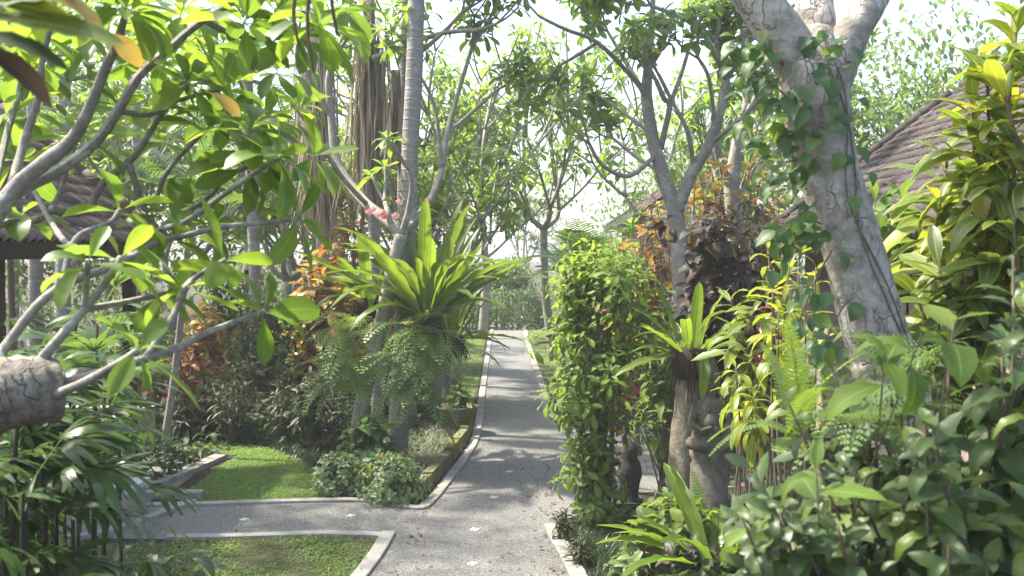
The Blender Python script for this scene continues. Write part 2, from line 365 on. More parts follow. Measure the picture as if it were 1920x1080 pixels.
M['tile_grey'] = tile_mat('grey_tile_darkened_for_sun', .8, (.95, 1, 1.06)); M['tile_red'] = tile_mat('reddish_tile_lifted_for_shade', 2.3, (1.08, .97, .92))  # k evens out roof light in the colour: shaded left lifted, sunlit right darkened

# ------------------------------------------------------------------ leaf templates (unit length along +Y, upper side +Z)
def beta(a, b, pet=0.0, petw=.07):
    tm = a / (a + b); mx = (tm ** a) * ((1 - tm) ** b)
    def f(t):
        if t < pet: return petw
        u = (t - pet) / (1 - pet)
        return max(.02, (u ** a) * ((1 - u) ** b) / mx, petw if u < .05 else 0)
    return f
def leaf_tpl(prof, w, fold=.18, droop=.3, wave=0.0, wk=4, ny=7, nx=4, twist=0.0, seed=0, ragged=0.0):
    rng = random.Random(seed); V, U = [], []
    y = z = 0.0; dt = 1.0 / ny
    ph = rng.uniform(0, 6.28)
    for i in range(ny + 1):
        t = i / ny
        if i:
            a = droop * (t - dt / 2) * 2 - droop * .25
            y += math.cos(a) * dt; z -= math.sin(a) * dt
        h = w * prof(t) / 2 * (1 + rng.uniform(-ragged, ragged)); tw = twist * t
        for k in range(nx + 1):
            x = -1 + 2 * k / nx
            zz = fold * abs(x) * h + wave * h * abs(x) * math.sin(wk * 6.28 * t + ph + (1.9 if x > 0 else 0))
            xx = x * h * (1 - .25 * fold * abs(x))
            V.append((xx * math.cos(tw) - zz * math.sin(tw), y, z + zz * math.cos(tw) + xx * math.sin(tw)))
            U.append((k / nx, t))
    n1 = nx + 1
    F = [(i * n1 + k, i * n1 + k + 1, (i + 1) * n1 + k + 1, (i + 1) * n1 + k) for i in range(ny) for k in range(nx)]
    return (np.array(V, np.float32), np.array(F, np.int32), np.array(U, np.float32))
class Acc:
    """collects strips into a compound template"""
    def __init__(s): s.V = []; s.F = []; s.U = []
    def strip(s, p, d, nrm, L, w, droop=0.0, ny=3, tip=.15, base=.5, fold=0.0):
        d = Vector(d).normalized(); nrm = Vector(nrm); x = d.cross(nrm).normalized(); nrm = x.cross(d)
        p = Vector(p); b = len(s.V); g = Vector((0, 0, -1))
        for i in range(ny + 1):
            t = i / ny
            if i:
                d = (d + g * droop / ny).normalized(); p = p + d * (L / ny); nn = x.cross(d)
            else: nn = nrm
            h = w / 2 * (base + (1 - base) * min(1, t * 3) if t < .34 else 1 - (1 - tip) * ((t - .34) / .66) ** 1.6)
            s.V += [p - x * h, p + x * h]; s.U += [(0, t), (1, t)]
        for i in range(ny):
            a = b + 2 * i; s.F.append((a, a + 1, a + 3, a + 2))
        return p
    def tpl(s): return (np.array([tuple(v) for v in s.V], np.float32), np.array(s.F, np.int32), np.array(s.U, np.float32))
def fan_tpl(seed, n=9, spread=2.3, droop=.9, pet=.55):
    r = random.Random(seed); a = Acc()
    tip = a.strip((0, 0, 0), (0, 1, .35), (0, -.3, 1), pet, .02, .25, 3, 1, 1)
    for i in range(n):
        an = (i / (n - 1) - .5) * spread + r.uniform(-.06, .06)
        d = (math.sin(an), math.cos(an), .12 + r.uniform(-.1, .1))
        a.strip(tip, d, (0, -.1, 1), .62 * (1 - .18 * abs(an)) * r.uniform(.88, 1.05), .078, droop * r.uniform(.7, 1.3), 6, .35, .35)
    return a.tpl()
def pinnate_tpl(seed, n=26, droop=1.1, ll=.28, lw=.028, ldroop=.6, vee=.35):
    r = random.Random(seed); a = Acc(); d = Vector((0, 1, .5)).normalized(); p = Vector((0, 0, 0)); g = Vector((0, 0, -1))
    a.strip(p, d, (0, -.5, 1), 1.0, .022, droop, 8, .2, 1)
    for i in range(n):
        d = (d + g * droop / n).normalized(); p = p + d / n; t = (i + 1) / n
        if t < .16: continue
        L = ll * (math.sin(min(1, t * 1.05) * math.pi) ** .5 + .25) * r.uniform(.9, 1.1)
        for sgn in (-1, 1):
            q = (Vector((sgn, 0, 0)) * .9 + d * .55 + Vector((0, 0, vee)))
            a.strip(p, q, (-sgn * .3, 0, 1), L, lw, ldroop * r.uniform(.7, 1.2), 3, .15, .6)
    return a.tpl()
def lace_tpl(seed, n=12, m=6, droop=1.3, width=.36):
    """twice divided fern frond"""
    r = random.Random(seed); a = Acc(); d = Vector((0, 1, .45)).normalized(); p = Vector((0, 0, 0)); g = Vector((0, 0, -1))
    a.strip(p, d, (0, -.4, 1), 1.0, .01, droop, 6, .3, 1)
    for i in range(n):
        d = (d + g * droop / n).normalized(); p = p + d / n; t = (i + 1) / n
        L = width * (1.02 - t) ** .75 * (1 if t > .15 else .75) * r.uniform(.92, 1.08)
        nrm = Vector((1, 0, 0)).cross(d)
        for sgn in (-1, 1):
            q = (Vector((sgn, 0, 0)) + d * .45 + nrm * .12).normalized(); qq = Vector(p)
            mm = max(3, int(m * L / width + 1.5))
            for k in range(mm):
                q = (q + g * .05).normalized(); qq = qq + q * (L / mm); s = 1 - .75 * k / mm
                for s2 in (-1, 1):
                    dd = q * .55 + q.cross(nrm) * s2
                    a.strip(qq, dd, nrm, .040 * s * (L / width + .5), .030, .1, 1, .35, .9)
    return a.tpl()
def sword_tpl(seed, n=26, droop=1.2, width=.13):
    r = random.Random(seed); a = Acc(); d = Vector((0, 1, .5)).normalized(); p = Vector((0, 0, 0)); g = Vector((0, 0, -1))
    a.strip(p, d, (0, -.5, 1), 1.0, .01, droop, 7, .3, 1)
    for i in range(n):
        d = (d + g * droop / n).normalized(); p = p + d / n; t = (i + 1) / n
        L = width * min(1, .4 + t * 3) * (1.03 - t) ** .5 * r.uniform(.92, 1.08)
        for sgn in (-1, 1):
            a.strip(p, Vector((sgn, 0, .15)) + d * .25, Vector((1, 0, 0)).cross(d), L, .034, .25, 2, .3, .9)
    return a.tpl()

T = {}
T['frangipani'] = [leaf_tpl(beta(1.1, .62, .10, .07), .36, fold=f, droop=d, wave=wv, ny=8, seed=s, twist=tw) for s, (f, d, wv, tw) in enumerate(((.22, .25, .04, .1), (.3, .45, .05, -.2), (.15, .12, .06, .2), (.26, .65, .05, .05), (.34, .35, .04, -.1)))]
T['croton'] = [leaf_tpl(beta(.85, .7, .05, .06), .27, fold=f, droop=d, wave=wv, ny=8, seed=s, twist=tw) for s, (f, d, wv, tw) in enumerate(((.25, .4, .1, .2), (.3, .7, .12, -.3), (.2, .2, .1, .1), (.3, .95, .15, .4)))]
T['croton_broad'] = [leaf_tpl(beta(.7, .6, .05, .08), .42, fold=f, droop=d, wave=.2, ny=6, seed=s, twist=tw) for s, (f, d, tw) in enumerate(((.3, .5, .3), (.2, .9, -.3), (.35, .3, .1)))]
T['strap'] = [leaf_tpl(beta(.5, .75, .04, .25), .13, fold=f, droop=d, ny=7, nx=2, seed=s, twist=tw) for s, (f, d, tw) in enumerate(((.35, .6, .2), (.3, 1.1, -.2), (.4, .3, .1)))]
T['bush'] = [leaf_tpl(beta(1.1, .6, .1, .08), .30, fold=f, droop=d, wave=.25, wk=2.5, ny=5, nx=2, seed=s, ragged=.12) for s, (f, d) in enumerate(((.25, .5), (.3, .9), (.2, .2)))]
T['nest'] = [leaf_tpl(beta(.6, .5, .03, .10), .15, fold=f, droop=d, wave=.16, wk=5, ny=14, nx=4, seed=s, twist=tw) for s, (f, d, tw) in enumerate(((.4, .35, .15), (.45, .6, -.2), (.35, .12, .1), (.4, .95, .25)))]
T['ovate'] = [leaf_tpl(beta(.65, .85, .08, .05), w_, fold=f, droop=d, wave=wv, wk=3, ny=8, seed=s, twist=tw, ragged=.05) for s, (f, d, tw, w_, wv) in enumerate(((.3, .4, .15, .44, .14), (.4, .9, -.35, .38, .2), (.18, .15, .3, .48, .1), (.45, 1.2, .2, .36, .22), (.25, .6, -.1, .52, .16)))]
T['heart'] = [leaf_tpl(beta(.32, .95, .10, .06), .78, fold=f, droop=d, wave=.08, ny=7, seed=s) for s, (f, d) in enumerate(((.25, .5), (.3, .9), (.18, .2)))]
T['small'] = [leaf_tpl(beta(.8, .8, .05, .05), .45, fold=.25, droop=d, ny=3, nx=2, seed=s) for s, d in enumerate((.3, .8))]
T['blade'] = [leaf_tpl(beta(.35, .8), .24, fold=.3, droop=d, ny=3, nx=1, seed=s) for s, d in enumerate((.5, 1.1))]
T['thin'] = [leaf_tpl(beta(.2, .7), .035, fold=.2, droop=d, ny=5, nx=1, seed=s) for s, d in enumerate((.7, 1.3))]
T['strand'] = [leaf_tpl(beta(.2, .7), .035, fold=.2, droop=d, ny=5, nx=1, seed=s) for s, d in enumerate((.08, .22, -.1))]
T['petal'] = [leaf_tpl(beta(.9, .5), .6, fold=.3, droop=-.4, ny=4, nx=2, seed=1)]
T['fan'] = [fan_tpl(s, n, sp, dr) for s, (n, sp, dr) in enumerate(((8, 2.2, .9), (10, 2.7, 1.2), (7, 1.9, .7), (9, 2.6, 1.6)))]
T['palm'] = [pinnate_tpl(s, 26, dr) for s, dr in enumerate((.9, 1.5, .5))]
T['lace'] = [lace_tpl(s, 12, 6, dr) for s, dr in enumerate((1.0, 1.6, 2.2))]
T['sword'] = [sword_tpl(s, 26, dr) for s, dr in enumerate((.8, 1.3, 1.9))]
_tm = {}
def tpl_mesh(key, i, mat):
    k = (key, i, mat.name)
    if k not in _tm:
        V, F, U = T[key][i]; me = mesh_np('leaf_' + key, V, F, U); me.materials.append(mat); _tm[k] = me
    return _tm[k]

def frame(p, d, nrm, s, sx=1.0):
    d = Vector(d).normalized(); nrm = Vector(nrm)
    x = d.cross(nrm)
    if x.length < 1e-4: x = d.orthogonal()
    x.normalize(); z = x.cross(d)
    return np.array([[x.x * s * sx, d.x * s, z.x * s, p[0]], [x.y * s * sx, d.y * s, z.y * s, p[1]], [x.z * s * sx, d.z * s, z.z * s, p[2]], [0, 0, 0, 1]])
def merged(name, key, items, mat, rng):
    """items: list of (template index, 4x4)"""
    Vs, Fs, Us, Rs = [], [], [], []; off = 0
    for i in range(len(T[key])):
        Ms = [m for j, m in items if j == i]
        if not Ms: continue
        A = np.stack(Ms); V, F, U = T[key][i]
        P = np.einsum('nij,vj->nvi', A[:, :3, :3], V) + A[:, None, :3, 3]
        n, k = len(Ms), len(V)
        Vs.append(P.reshape(-1, 3)); Us.append(np.tile(U, (n, 1)))
        Fs.append((F[None] + (np.arange(n) * k)[:, None, None]).reshape(-1, 4) + off)
        Rs.append(np.repeat(rng.rand(n), k)); off += n * k
    me = mesh_np(name, np.concatenate(Vs), np.concatenate(Fs), np.concatenate(Us), np.concatenate(Rs)); me.materials.append(mat)
    return me
NLEAF = [0]
def foliage(th, key, items, mat, maxobj=300, part='leaf', rest='crown', minpx=9, seed=0):
    """the largest leaves in view become parts of their own, the rest one part"""
    rng = np.random.RandomState(seed + 7)
    if not items: return
    A = np.stack([m for _, m in items])
    s = np.linalg.norm(A[:, :3, 1], axis=1)
    c = A[:, :3, 3] + A[:, :3, 1] * .5
    x, y, Z = proj(c)
    px = FPX * s / np.maximum(Z, .1)
    ok = (Z > .3) & (x > -10) & (x < 1930) & (y > -10) & (y < 1090) & (px > minpx)
    order = np.argsort(-np.where(ok, px, -1))
    sel = [i for i in order[:maxobj] if ok[i]]
    ss = set(sel)
    loc = Vector(th.location)
    for i in sel:
        j, m = items[i]
        o = bpy.data.objects.new(part, tpl_mesh(key, j, mat)); COL.objects.link(o); o.parent = th
        mm = m.copy(); mm[0, 3] -= loc.x; mm[1, 3] -= loc.y; mm[2, 3] -= loc.z
        o.matrix_basis = Matrix(mm.tolist())
    NLEAF[0] += len(sel)
    left = [items[i] for i in range(len(items)) if i not in ss]
    if left: link(rest, merged(rest, key, left, mat, rng), mat, th, 'stuff')

def rosette(rng, tip, d, n, L, ntpl, lo=-.35, hi=1.15, sag=.12, var=.25):
    d = Vector(d).normalized(); a = d.orthogonal().normalized(); b = d.cross(a); out = []; a0 = rng.uniform(0, 6.28)
    for i in range(n):
        t = (i + .5) / n; az = a0 + i * 2.4 + rng.uniform(-.25, .25)
        el = hi + (lo - hi) * t ** .8 + rng.uniform(-.18, .18)
        rad = a * math.cos(az) + b * math.sin(az)
        dr = rad * math.cos(el) + d * math.sin(el) + Vector((0, 0, -sag * t))
        nr = d * math.cos(el) - rad * math.sin(el) + Vector((rng.uniform(-.2, .2), rng.uniform(-.2, .2), .2))
        s = L * (.55 + .5 * min(1, t * 2.2)) * rng.uniform(1 - var, 1 + var * .5)
        out.append((rng.randrange(ntpl), frame(tip - d * (.02 + .05 * t) * L, dr, nr, s, rng.uniform(.85, 1.15))))
    return out
def fork(rng, p, d, r, L, lev, brs, tips, spread=.55, up=.18, shrink=.74, side=False):
    p = Vector(p); d = Vector(d).normalized(); pts = [p]; dd = d
    for i in range(3):
        dd = (dd + Vector((rng.uniform(-.14, .14), rng.uniform(-.14, .14), up * .5))).normalized()
        p = p + dd * L / 3; pts.append(p)
    brs.append(curve(pts, [r, r * .78], 2))
    if lev == 0:
        tips.append((p, dd)); return
    k = 2 if rng.random() < .65 else 3
    ax0 = dd.orthogonal().normalized(); a0 = rng.uniform(0, 6.28)
    for q in range(2):
        if side and rng.random() < .8:
            sdv = (rotv(rng, dd, rng.uniform(.7, 1.2)) + Vector((0, 0, .2))).normalized(); e = pts[1 + q] + sdv * L * rng.uniform(.35, .6)
            brs.append(curve([pts[1 + q], pts[1 + q].lerp(e, .5) + Vector((0, 0, -.03)), e], [r * .5, r * .35], 2)); tips.append((e, sdv))
    for i in range(k):
        a = a0 + i * 6.283 / k + rng.uniform(-.4, .4)
        ax = Matrix.Rotation(a, 3, dd) @ ax0
        nd = Matrix.Rotation(spread * rng.uniform(.7, 1.3), 3, ax) @ dd
        fork(rng, p, nd, r * .72, L * shrink * rng.uniform(.8, 1.15), lev - 1, brs, tips, spread, up, shrink, side)
def rotv(rng, d, ang):
    d = Vector(d).normalized(); ax = Matrix.Rotation(rng.uniform(0, 6.28), 3, d) @ d.orthogonal().normalized()
    return Matrix.Rotation(ang, 3, ax) @ d
def branch_part(th, name, pts, rad, mat, n=8, sub=4, knob=.04, rng=None):
    mb = MB(); p, r = curve(pts, rad, sub); mb.tube(p, r, n, rng or random.Random(1), knob)
    return link(name, mb.mesh(name), mat, th)
def twigs_part(th, brs, mat, n=5, name='twigs'):
    mb = MB()
    for p, r in brs: mb.tube(p, r, n)
    o = link(name, mb.mesh(name), mat, th); o['kind'] = 'stuff'; return o

# ------------------------------------------------------------------ the setting
def sheet(name, pts, z, mat, kind='structure'):
    import bmesh
    bm = bmesh.new(); f = bm.faces.new([bm.verts.new((p[0], p[1], z)) for p in pts]); bmesh.ops.triangulate(bm, faces=[f])
    for fc in bm.faces:
        if fc.normal.z < 0: fc.normal_flip()
    me = bpy.data.meshes.new(name); bm.to_mesh(me); bm.free(); me.materials.append(mat)
    o = bpy.data.objects.new(name, me); COL.objects.link(o); o['kind'] = kind; return o
sheet('ground', [(-300, -40), (300, -40), (300, 400), (-300, 400)], 0, M['soil'])
far_end = 46.0
path_out = [G(740, 1006), G(600, 1000), G(430, 1005), G(330, 1012), (-5.2, 10.3), (-5.2, 11.5), G(330, 951), G(560, 944), G(680, 943), G(745, 953), G(790, 957), G(815, 944), G(850, 900), G(893, 838), G(905, 790),
            G(912, 720), G(922, 640), (-.72, far_end), (.42, far_end), G(987, 645), G(1004, 700), G(1019, 745), G(1028, 783), G(1050, 800), (5.5, 16.6), (5.5, 13.2), G(1200, 925), G(1060, 975), G(1021, 988), G(1067, 1080), (.8, 6), (.9, 4.0), (-1.9, 4.0), (-1.75, 6), G(692, 1080)]
sheet('path', path_out, .006, M['path'])
for nm, pl in (('path', [(-4.75, 10.2), (-3.95, 10.75), (-3.85, 11.75), (-4.75, 11.6)]), ('path', [(-5.4, 12.0), (-4.2, 12.0), (-4.3, 14.3), (-5.4, 14.3)])):
    sheet(nm, pl, .010 if pl[0][1] < 11 else .013, M['path'])
def band(name, pts, w, h, mat, side=1, parent=None, kind='structure'):
    """a raised strip along a polyline, laid to one side of it"""
    P, _ = curve([Vector((p[0], p[1], 0)) for p in pts], [1, 1], 4); n = len(P); mb = MB(); V = []
    for i, p in enumerate(P):
        d = (P[min(i + 1, n - 1)] - P[max(i - 1, 0)]).normalized(); q = Vector((-d.y, d.x, 0)) * side * w
        a, b = p, p + q; e = q * .06
        V += [(a.x, a.y, -.02), (a.x, a.y, h - .006), (a.x + e.x, a.y + e.y, h), (b.x - e.x, b.y - e.y, h), (b.x, b.y, h - .006), (b.x, b.y, -.02)]
    F = [(i * 6 + k, i * 6 + k + 1, (i + 1) * 6 + k + 1, (i + 1) * 6 + k) for i in range(n - 1) for k in range(5)]
    F += [(0, 5, 4, 1), (1, 4, 3, 2), ((n - 1) * 6 + 1, (n - 1) * 6 + 4, (n - 1) * 6 + 5, (n - 1) * 6), ((n - 1) * 6 + 2, (n - 1) * 6 + 3, (n - 1) * 6 + 4, (n - 1) * 6 + 1)]
    mb.add(V, F); o = link(name, mb.mesh(name, False), mat, parent)
    if kind and parent is None: o['kind'] = kind
    return o
KW, KH = .13, .035
band('kerb', [(-5.2, 11.5), G(330, 951), G(560, 944), G(680, 943), G(745, 953), G(790, 957), G(815, 944), G(850, 900), G(893, 838), G(905, 790), G(912, 720), G(922, 640), (-.72, far_end)], KW, KH, M['kerb'], 1)
band('kerb', [(-3.6, 10.35), G(430, 1005), G(600, 1000), G(700, 1002), G(735, 1006)], KW, KH, M['kerb'], -1)
band('kerb', [G(742, 1002), G(692, 1080), (-1.75, 6), (-1.9, 4.0)], KW + .02, KH + .004, M['kerb'], -1)
band('kerb', [(.42, far_end), G(987, 645), G(1004, 700), G(1019, 745)], KW, KH, M['kerb'], 1)
band('kerb', [G(1010, 747), G(1026, 782), G(1048, 785)], KW, KH + .003, M['kerb'], 1)
band('kerb', [G(1019, 988), G(1042, 1032), G(1067, 1080), (.8, 6), (.9, 4.0)], KW + .03, KH, M['kerb'], 1)
band('kerb', [(-4.75, 10.2), (-4.3, 10.55), (-3.85, 11.75)], .12, .05, M['kerb'], -1)
band('kerb', [(-5.4, 11.85), (-4.55, 11.9), (-3.75, 11.9)], .16, .09, M['kerb'], 1)
band('kerb', [(-4.75, 12.15), (-4.5, 13.2), (-4.3, 14.3)], .2, .07, M['kerb'], -1)

# small white flower inlays in the path: five stones each
for i, (x, y, lab) in enumerate(((458, 975, 'white flower inlay in the side path nearest the lady palm'), (658, 968, 'white flower inlay in the side path before the basil plants'),
                      (926, 933, 'white flower inlay in the main path beside the leafy column bush'), (890, 994, 'white flower inlay where the two paths cross'),
                      (886, 1058, 'white flower inlay lowest in the main path'), (955, 885, 'white flower inlay in the sunlit middle of the main path'))):
    c = G(x, y); t_ = thing('flower_inlay', lab, 'inlay', (c.x, c.y, .006), 'flower inlays in the paths')
    for k in range(5):
        a = k * 2 * math.pi / 4 + .3
        mb = MB(); r = .034 if k < 4 else 0
        mb.lathe((c.x + r * math.cos(a), c.y + r * math.sin(a) * 1.2, .004), [(.022, 0), (.021, .006), (.018, .009), (.002, .010)], 8)
        link('pebble', mb.mesh('pebble'), M['inlay'], t_)

# lawns: ground sheets with real blades
def inside(poly, x, y):
    c = np.zeros(len(x), bool); n = len(poly)
    for i in range(n):
        x0, y0 = poly[i][0], poly[i][1]; x1, y1 = poly[i - 1][0], poly[i - 1][1]
        with np.errstate(divide='ignore', invalid='ignore'):
            c ^= ((y0 > y) != (y1 > y)) & (x < (x1 - x0) * (y - y0) / (y1 - y0 + 1e-12) + x0)
    return c
def blades(name, poly, n, L, key, mat, seed, z=0.0, clump=0.0, tilt=.8, var=.35, label=None, cat=None, bare=0.0):
    rng = np.random.RandomState(seed); xs = [p[0] for p in poly]; ys = [p[1] for p in poly]
    x = rng.uniform(min(xs), max(xs), n * 3); y = rng.uniform(min(ys), max(ys), n * 3); k = inside(poly, x, y); x, y = x[k][:n], y[k][:n]
    if bare:
        v = np.sin(x * 3.1 + 1.3 * np.sin(y * 2.3)) + np.sin(y * 4.3 + 1.7 * np.sin(x * 1.9)); kk = v > (-2 + bare) ; kk |= rng.rand(len(x)) < .4; x, y = x[kk], y[kk]
    m = len(x); az = rng.uniform(0, 2 * np.pi, m); el = rng.uniform(.25, 1.35, m) * (1 - tilt * .3)
    s = L * rng.uniform(1 - var, 1 + var, m) * (1 + .25 * np.sin(x * 5 + y * 3))
    d = np.stack([np.cos(az) * np.cos(el), np.sin(az) * np.cos(el), np.sin(el)], 1)
    xa = np.stack([-np.sin(az), np.cos(az), np.zeros(m)], 1); nz = np.cross(xa, d); nz *= np.sign(nz[:, 2:3] + 1e-9)
    xa = np.cross(d, nz)
    A = np.zeros((m, 4, 4)); A[:, :3, 0] = xa * s[:, None]; A[:, :3, 1] = d * s[:, None]; A[:, :3, 2] = nz * s[:, None]
    A[:, 0, 3] = x; A[:, 1, 3] = y; A[:, 2, 3] = z; A[:, 3, 3] = 1
    idx = rng.randint(0, len(T[key]), m)
    o = link(name, merged(name, key, [(int(idx[i]), A[i]) for i in range(m)], mat, rng), mat, None, 'stuff')
    if label: o['label'] = label
    if cat: o['category'] = cat
    return o
lawn_a = [G(345, 944), (-4.05, 12.1), (-4.0, 14.5), G(300, 858), G(330, 832), G(420, 828), G(500, 842), G(560, 865), G(610, 900), G(620, 938), G(560, 939)]
lawn_b = [G(300, 1020), G(430, 1012), G(600, 1008), G(712, 1010), G(672, 1085), (-2.0, 6), (-5.5, 6), (-5.5, 10)]
lawn_l1 = [G(889, 765), (-.75, 17.0), G(897, 720), G(908, 645), (-.95, 36), (-2.0, 36), (-1.75, 20)]
lawn_r = [G(1026, 748), G(1012, 700), G(996, 645), (.62, 38), (2.0, 38), (2.0, 20.2)]
for nm, poly, n, L, sd_, lab in (('grass', lawn_a, 30000, .055, 1, 'green carpet grass lawn inside the bend of the side path'), ('grass', lawn_b, 24000, .055, 2, 'green carpet grass lawn below the side path'),
                       ('grass', lawn_l1, 12000, .07, 3, 'sunlit grass strip along the far path beyond the mossy kerb'), ('grass', lawn_r, 12000, .07, 4, 'grass strip along the far path beyond the column bush')):
    sheet('lawn', poly, .004, M['lawn_soil'])
    cx_, cy_ = sum(p[0] for p in poly) / len(poly), sum(p[1] for p in poly) / len(poly)
    blades(nm, [(cx_ + (p[0] - cx_) * 1.02, cy_ + (p[1] - cy_) * 1.02) for p in poly], n, L, 'blade', M['grass'], sd_, .004, label=lab, cat='grass', bare=.45)

lr = random.Random(77); its = []
for i in range(420):
    Z = lr.uniform(8.5, 34) if i % 2 else lr.uniform(8.5, 14); e = -.62 - (.5 if 9 < Z < 14 else 0); x = lr.choice((e + abs(lr.gauss(0, .16)), .52 - abs(lr.gauss(0, .14)), lr.uniform(-3.4, .5) if 10.4 < Z < 11.5 else lr.uniform(-.6, .5)))
    its.append((lr.randrange(2), frame((x, Z, .016 + lr.uniform(0, .01)), (lr.uniform(-1, 1), lr.uniform(-1, 1), .05), (lr.uniform(-.3, .3), lr.uniform(-.3, .3), 1), lr.uniform(.03, .075))))
o = link('fallen_leaves', merged('fallen_leaves', 'small', its, M['dry'], np.random.RandomState(3)), M['dry'], None, 'stuff'); o['label'] = 'dry brown leaves scattered on the paths'; o['category'] = 'fallen leaves'

# ------------------------------------------------------------------ buildings with tiled roofs
tm = MB()
def tile_mesh():
    V, U = [], []; n = 6
    for (y, dz) in ((0, .22), (1.12, 0)):
        for k in range(n + 1):
            x = k / n; z = .16 * math.sin(x * 2 * math.pi) + (.05 if k == n else 0)
            V.append((x * 1.08, y, z + dz)); U.append((x, y))
    for k in range(n + 1):
        x = k / n; V.append((x * 1.08, 0, .16 * math.sin(x * 2 * math.pi) - .02)); U.append((x, 0))
    F = [(k, k + 1, n + 1 + k + 1, n + 1 + k) for k in range(n)] + [(k + 1, k, 2 * (n + 1) + k, 2 * (n + 1) + k + 1) for k in range(n)]
    return np.array(V, np.float32), np.array(F, np.int32), np.array(U, np.float32)
T['tile'] = [tile_mesh()]
def building(label, eave_far, ln, run, rise, side, tw=.17, tl=.25, wallh=None, maxt=300, seed=0, walls=True, tmat='tile_grey'):
    """roof slope falling towards the path: eave along Y, far verge at eave_far; side = -1 falls to the left, +1 to the right"""
    rng = random.Random(seed); e = Vector(eave_far)
    b = thing('garden_house', label, 'house', (e.x, e.y, 0))
    up = Vector((-side * run, 0, rise)); sl_ = up.length; v = up.normalized(); u = Vector((0, -1, 0))
    nrm = u.cross(v); nrm = nrm if nrm.z > 0 else -nrm
    mb = MB(); a0 = e - nrm * .06; th_ = nrm * -.05
    c = [a0, a0 + u * ln, a0 + u * ln + up, a0 + up]
    V = [*c, *[p + th_ for p in c]]
    mb.add(V, [(0, 1, 2, 3), (7, 6, 5, 4), (0, 4, 5, 1), (1, 5, 6, 2), (2, 6, 7, 3), (3, 7, 4, 0)])
    # the other slope
    r0 = a0 + up; dn = Vector((-side * run, 0, -rise)); c2 = [r0, r0 + u * ln, r0 + u * ln + dn, r0 + dn]
    mb.add([*c2, *[p + th_ for p in c2]], [(0, 1, 2, 3), (7, 6, 5, 4), (0, 4, 5, 1), (1, 5, 6, 2), (2, 6, 7, 3), (3, 7, 4, 0)])
    roof = link('roof', mb.mesh('roof', False), M['wood_dark'], b)
    items = []
    nu, nv = int(ln / tw), int(sl_ / tl) + 1
    for j in range(nv):
        for i in range(nu):
            p = e + u * (i + .5 * 0) * tw + v * (j * tl - .04) + nrm * (.015 + rng.uniform(0, .008))
            x = (u + v * rng.uniform(-.03, .03)).normalized(); y = (v + u * rng.uniform(-.03, .03)).normalized(); z = nrm
            A = np.eye(4)
            for k in range(3):
                A[k, 0] = x[k] * tw; A[k, 1] = y[k] * tl; A[k, 2] = z[k] * tw; A[k, 3] = p[k]
            items.append((0, A))
    # tiles are sub-parts of the roof
    Aall = np.stack([m for _, m in items]); x, y, Z = proj(Aall[:, :3, 3]); ok = (Z > .5) & (x > -10) & (x < 1930) & (y > 0) & (y < 560)
    px = np.where(ok, FPX * tl / np.maximum(Z, .5), -1); order = np.argsort(-px); sel = [i for i in order[:maxt] if px[i] > 8]; ss = set(sel)
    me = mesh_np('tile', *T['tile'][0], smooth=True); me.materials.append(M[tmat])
    for i in sel:
        o = bpy.data.objects.new('tile', me); COL.objects.link(o); o.parent = roof
        o.matrix_basis = Matrix(items[i][1].tolist())       # roof mesh is in world axes, its origin at the world origin
    left = [items[i] for i in range(len(items)) if i not in ss]
    nr = np.random.RandomState(seed)
    if left:
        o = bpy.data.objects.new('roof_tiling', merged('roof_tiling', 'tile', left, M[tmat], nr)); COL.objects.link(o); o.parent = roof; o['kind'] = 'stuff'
    # verge and ridge caps
    mb = MB()
    for k in range(int(sl_ / .3)):
        q = e + v * (k * .3) + nrm * .05; mb.tube([q, q + v * .33 + nrm * .015], [.10, .085], 8)
    link('verge_cap', mb.mesh('verge_cap'), M[tmat], b)
    mb = MB()
    for k in range(int(ln / .35)):
        q = e + up + u * (k * .35) + Vector((0, 0, .04)); mb.tube([q, q + u * .38 + Vector((0, 0, .015))], [.12, .105], 8)
    link('ridge_cap', mb.mesh('ridge_cap'), M[tmat], b)
    mb = MB(); f0 = e + Vector((-side * .02, 0, -.12)); mb.box((f0.x, f0.y - ln / 2, f0.z), (.02, ln / 2, .09)); link('fascia', mb.mesh('fascia', False), M['wood_dark'], b)
    mb = MB()
    for k in range(int(ln / .6)):
        q = e + u * (k * .6 + .1) - nrm * .16; mb.tube([q, q + up * .6], [.045, .045], 4)
    link('rafters', mb.mesh('rafters', False), M['wood_dark'], b)
    if walls:
        mb = MB(); wx = e.x - side * (run * .42 + run * .58 / 1); x0 = e.x - side * .7; x1 = e.x - side * (2 * run - .7)
        mb.box(((x0 + x1) / 2, e.y - ln / 2, (e.z + .3) / 2), (abs(x1 - x0) / 2, ln / 2 - .5, (e.z + .3) / 2)); link('wall', mb.mesh('wall', False), M['wall'], b)
    else:
        for k in range(3):
            mb = MB(); mb.box((e.x - side * .35, e.y - .4 - k * (ln - .8) / 2, e.z / 2 - .05), (.07, .07, e.z / 2 - .08)); link('post', mb.mesh('post', False), M['wood_dark'], b)
    return b
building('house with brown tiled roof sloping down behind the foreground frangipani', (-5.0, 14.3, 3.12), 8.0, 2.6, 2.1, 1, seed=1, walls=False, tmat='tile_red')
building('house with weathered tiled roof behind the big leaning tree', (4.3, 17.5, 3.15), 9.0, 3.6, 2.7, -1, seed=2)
building('small distant house roof seen beyond the orange crotons', (4.3, 46.0, 4.0), 7.0, 3.2, 2.2, -1, maxt=60, seed=3)

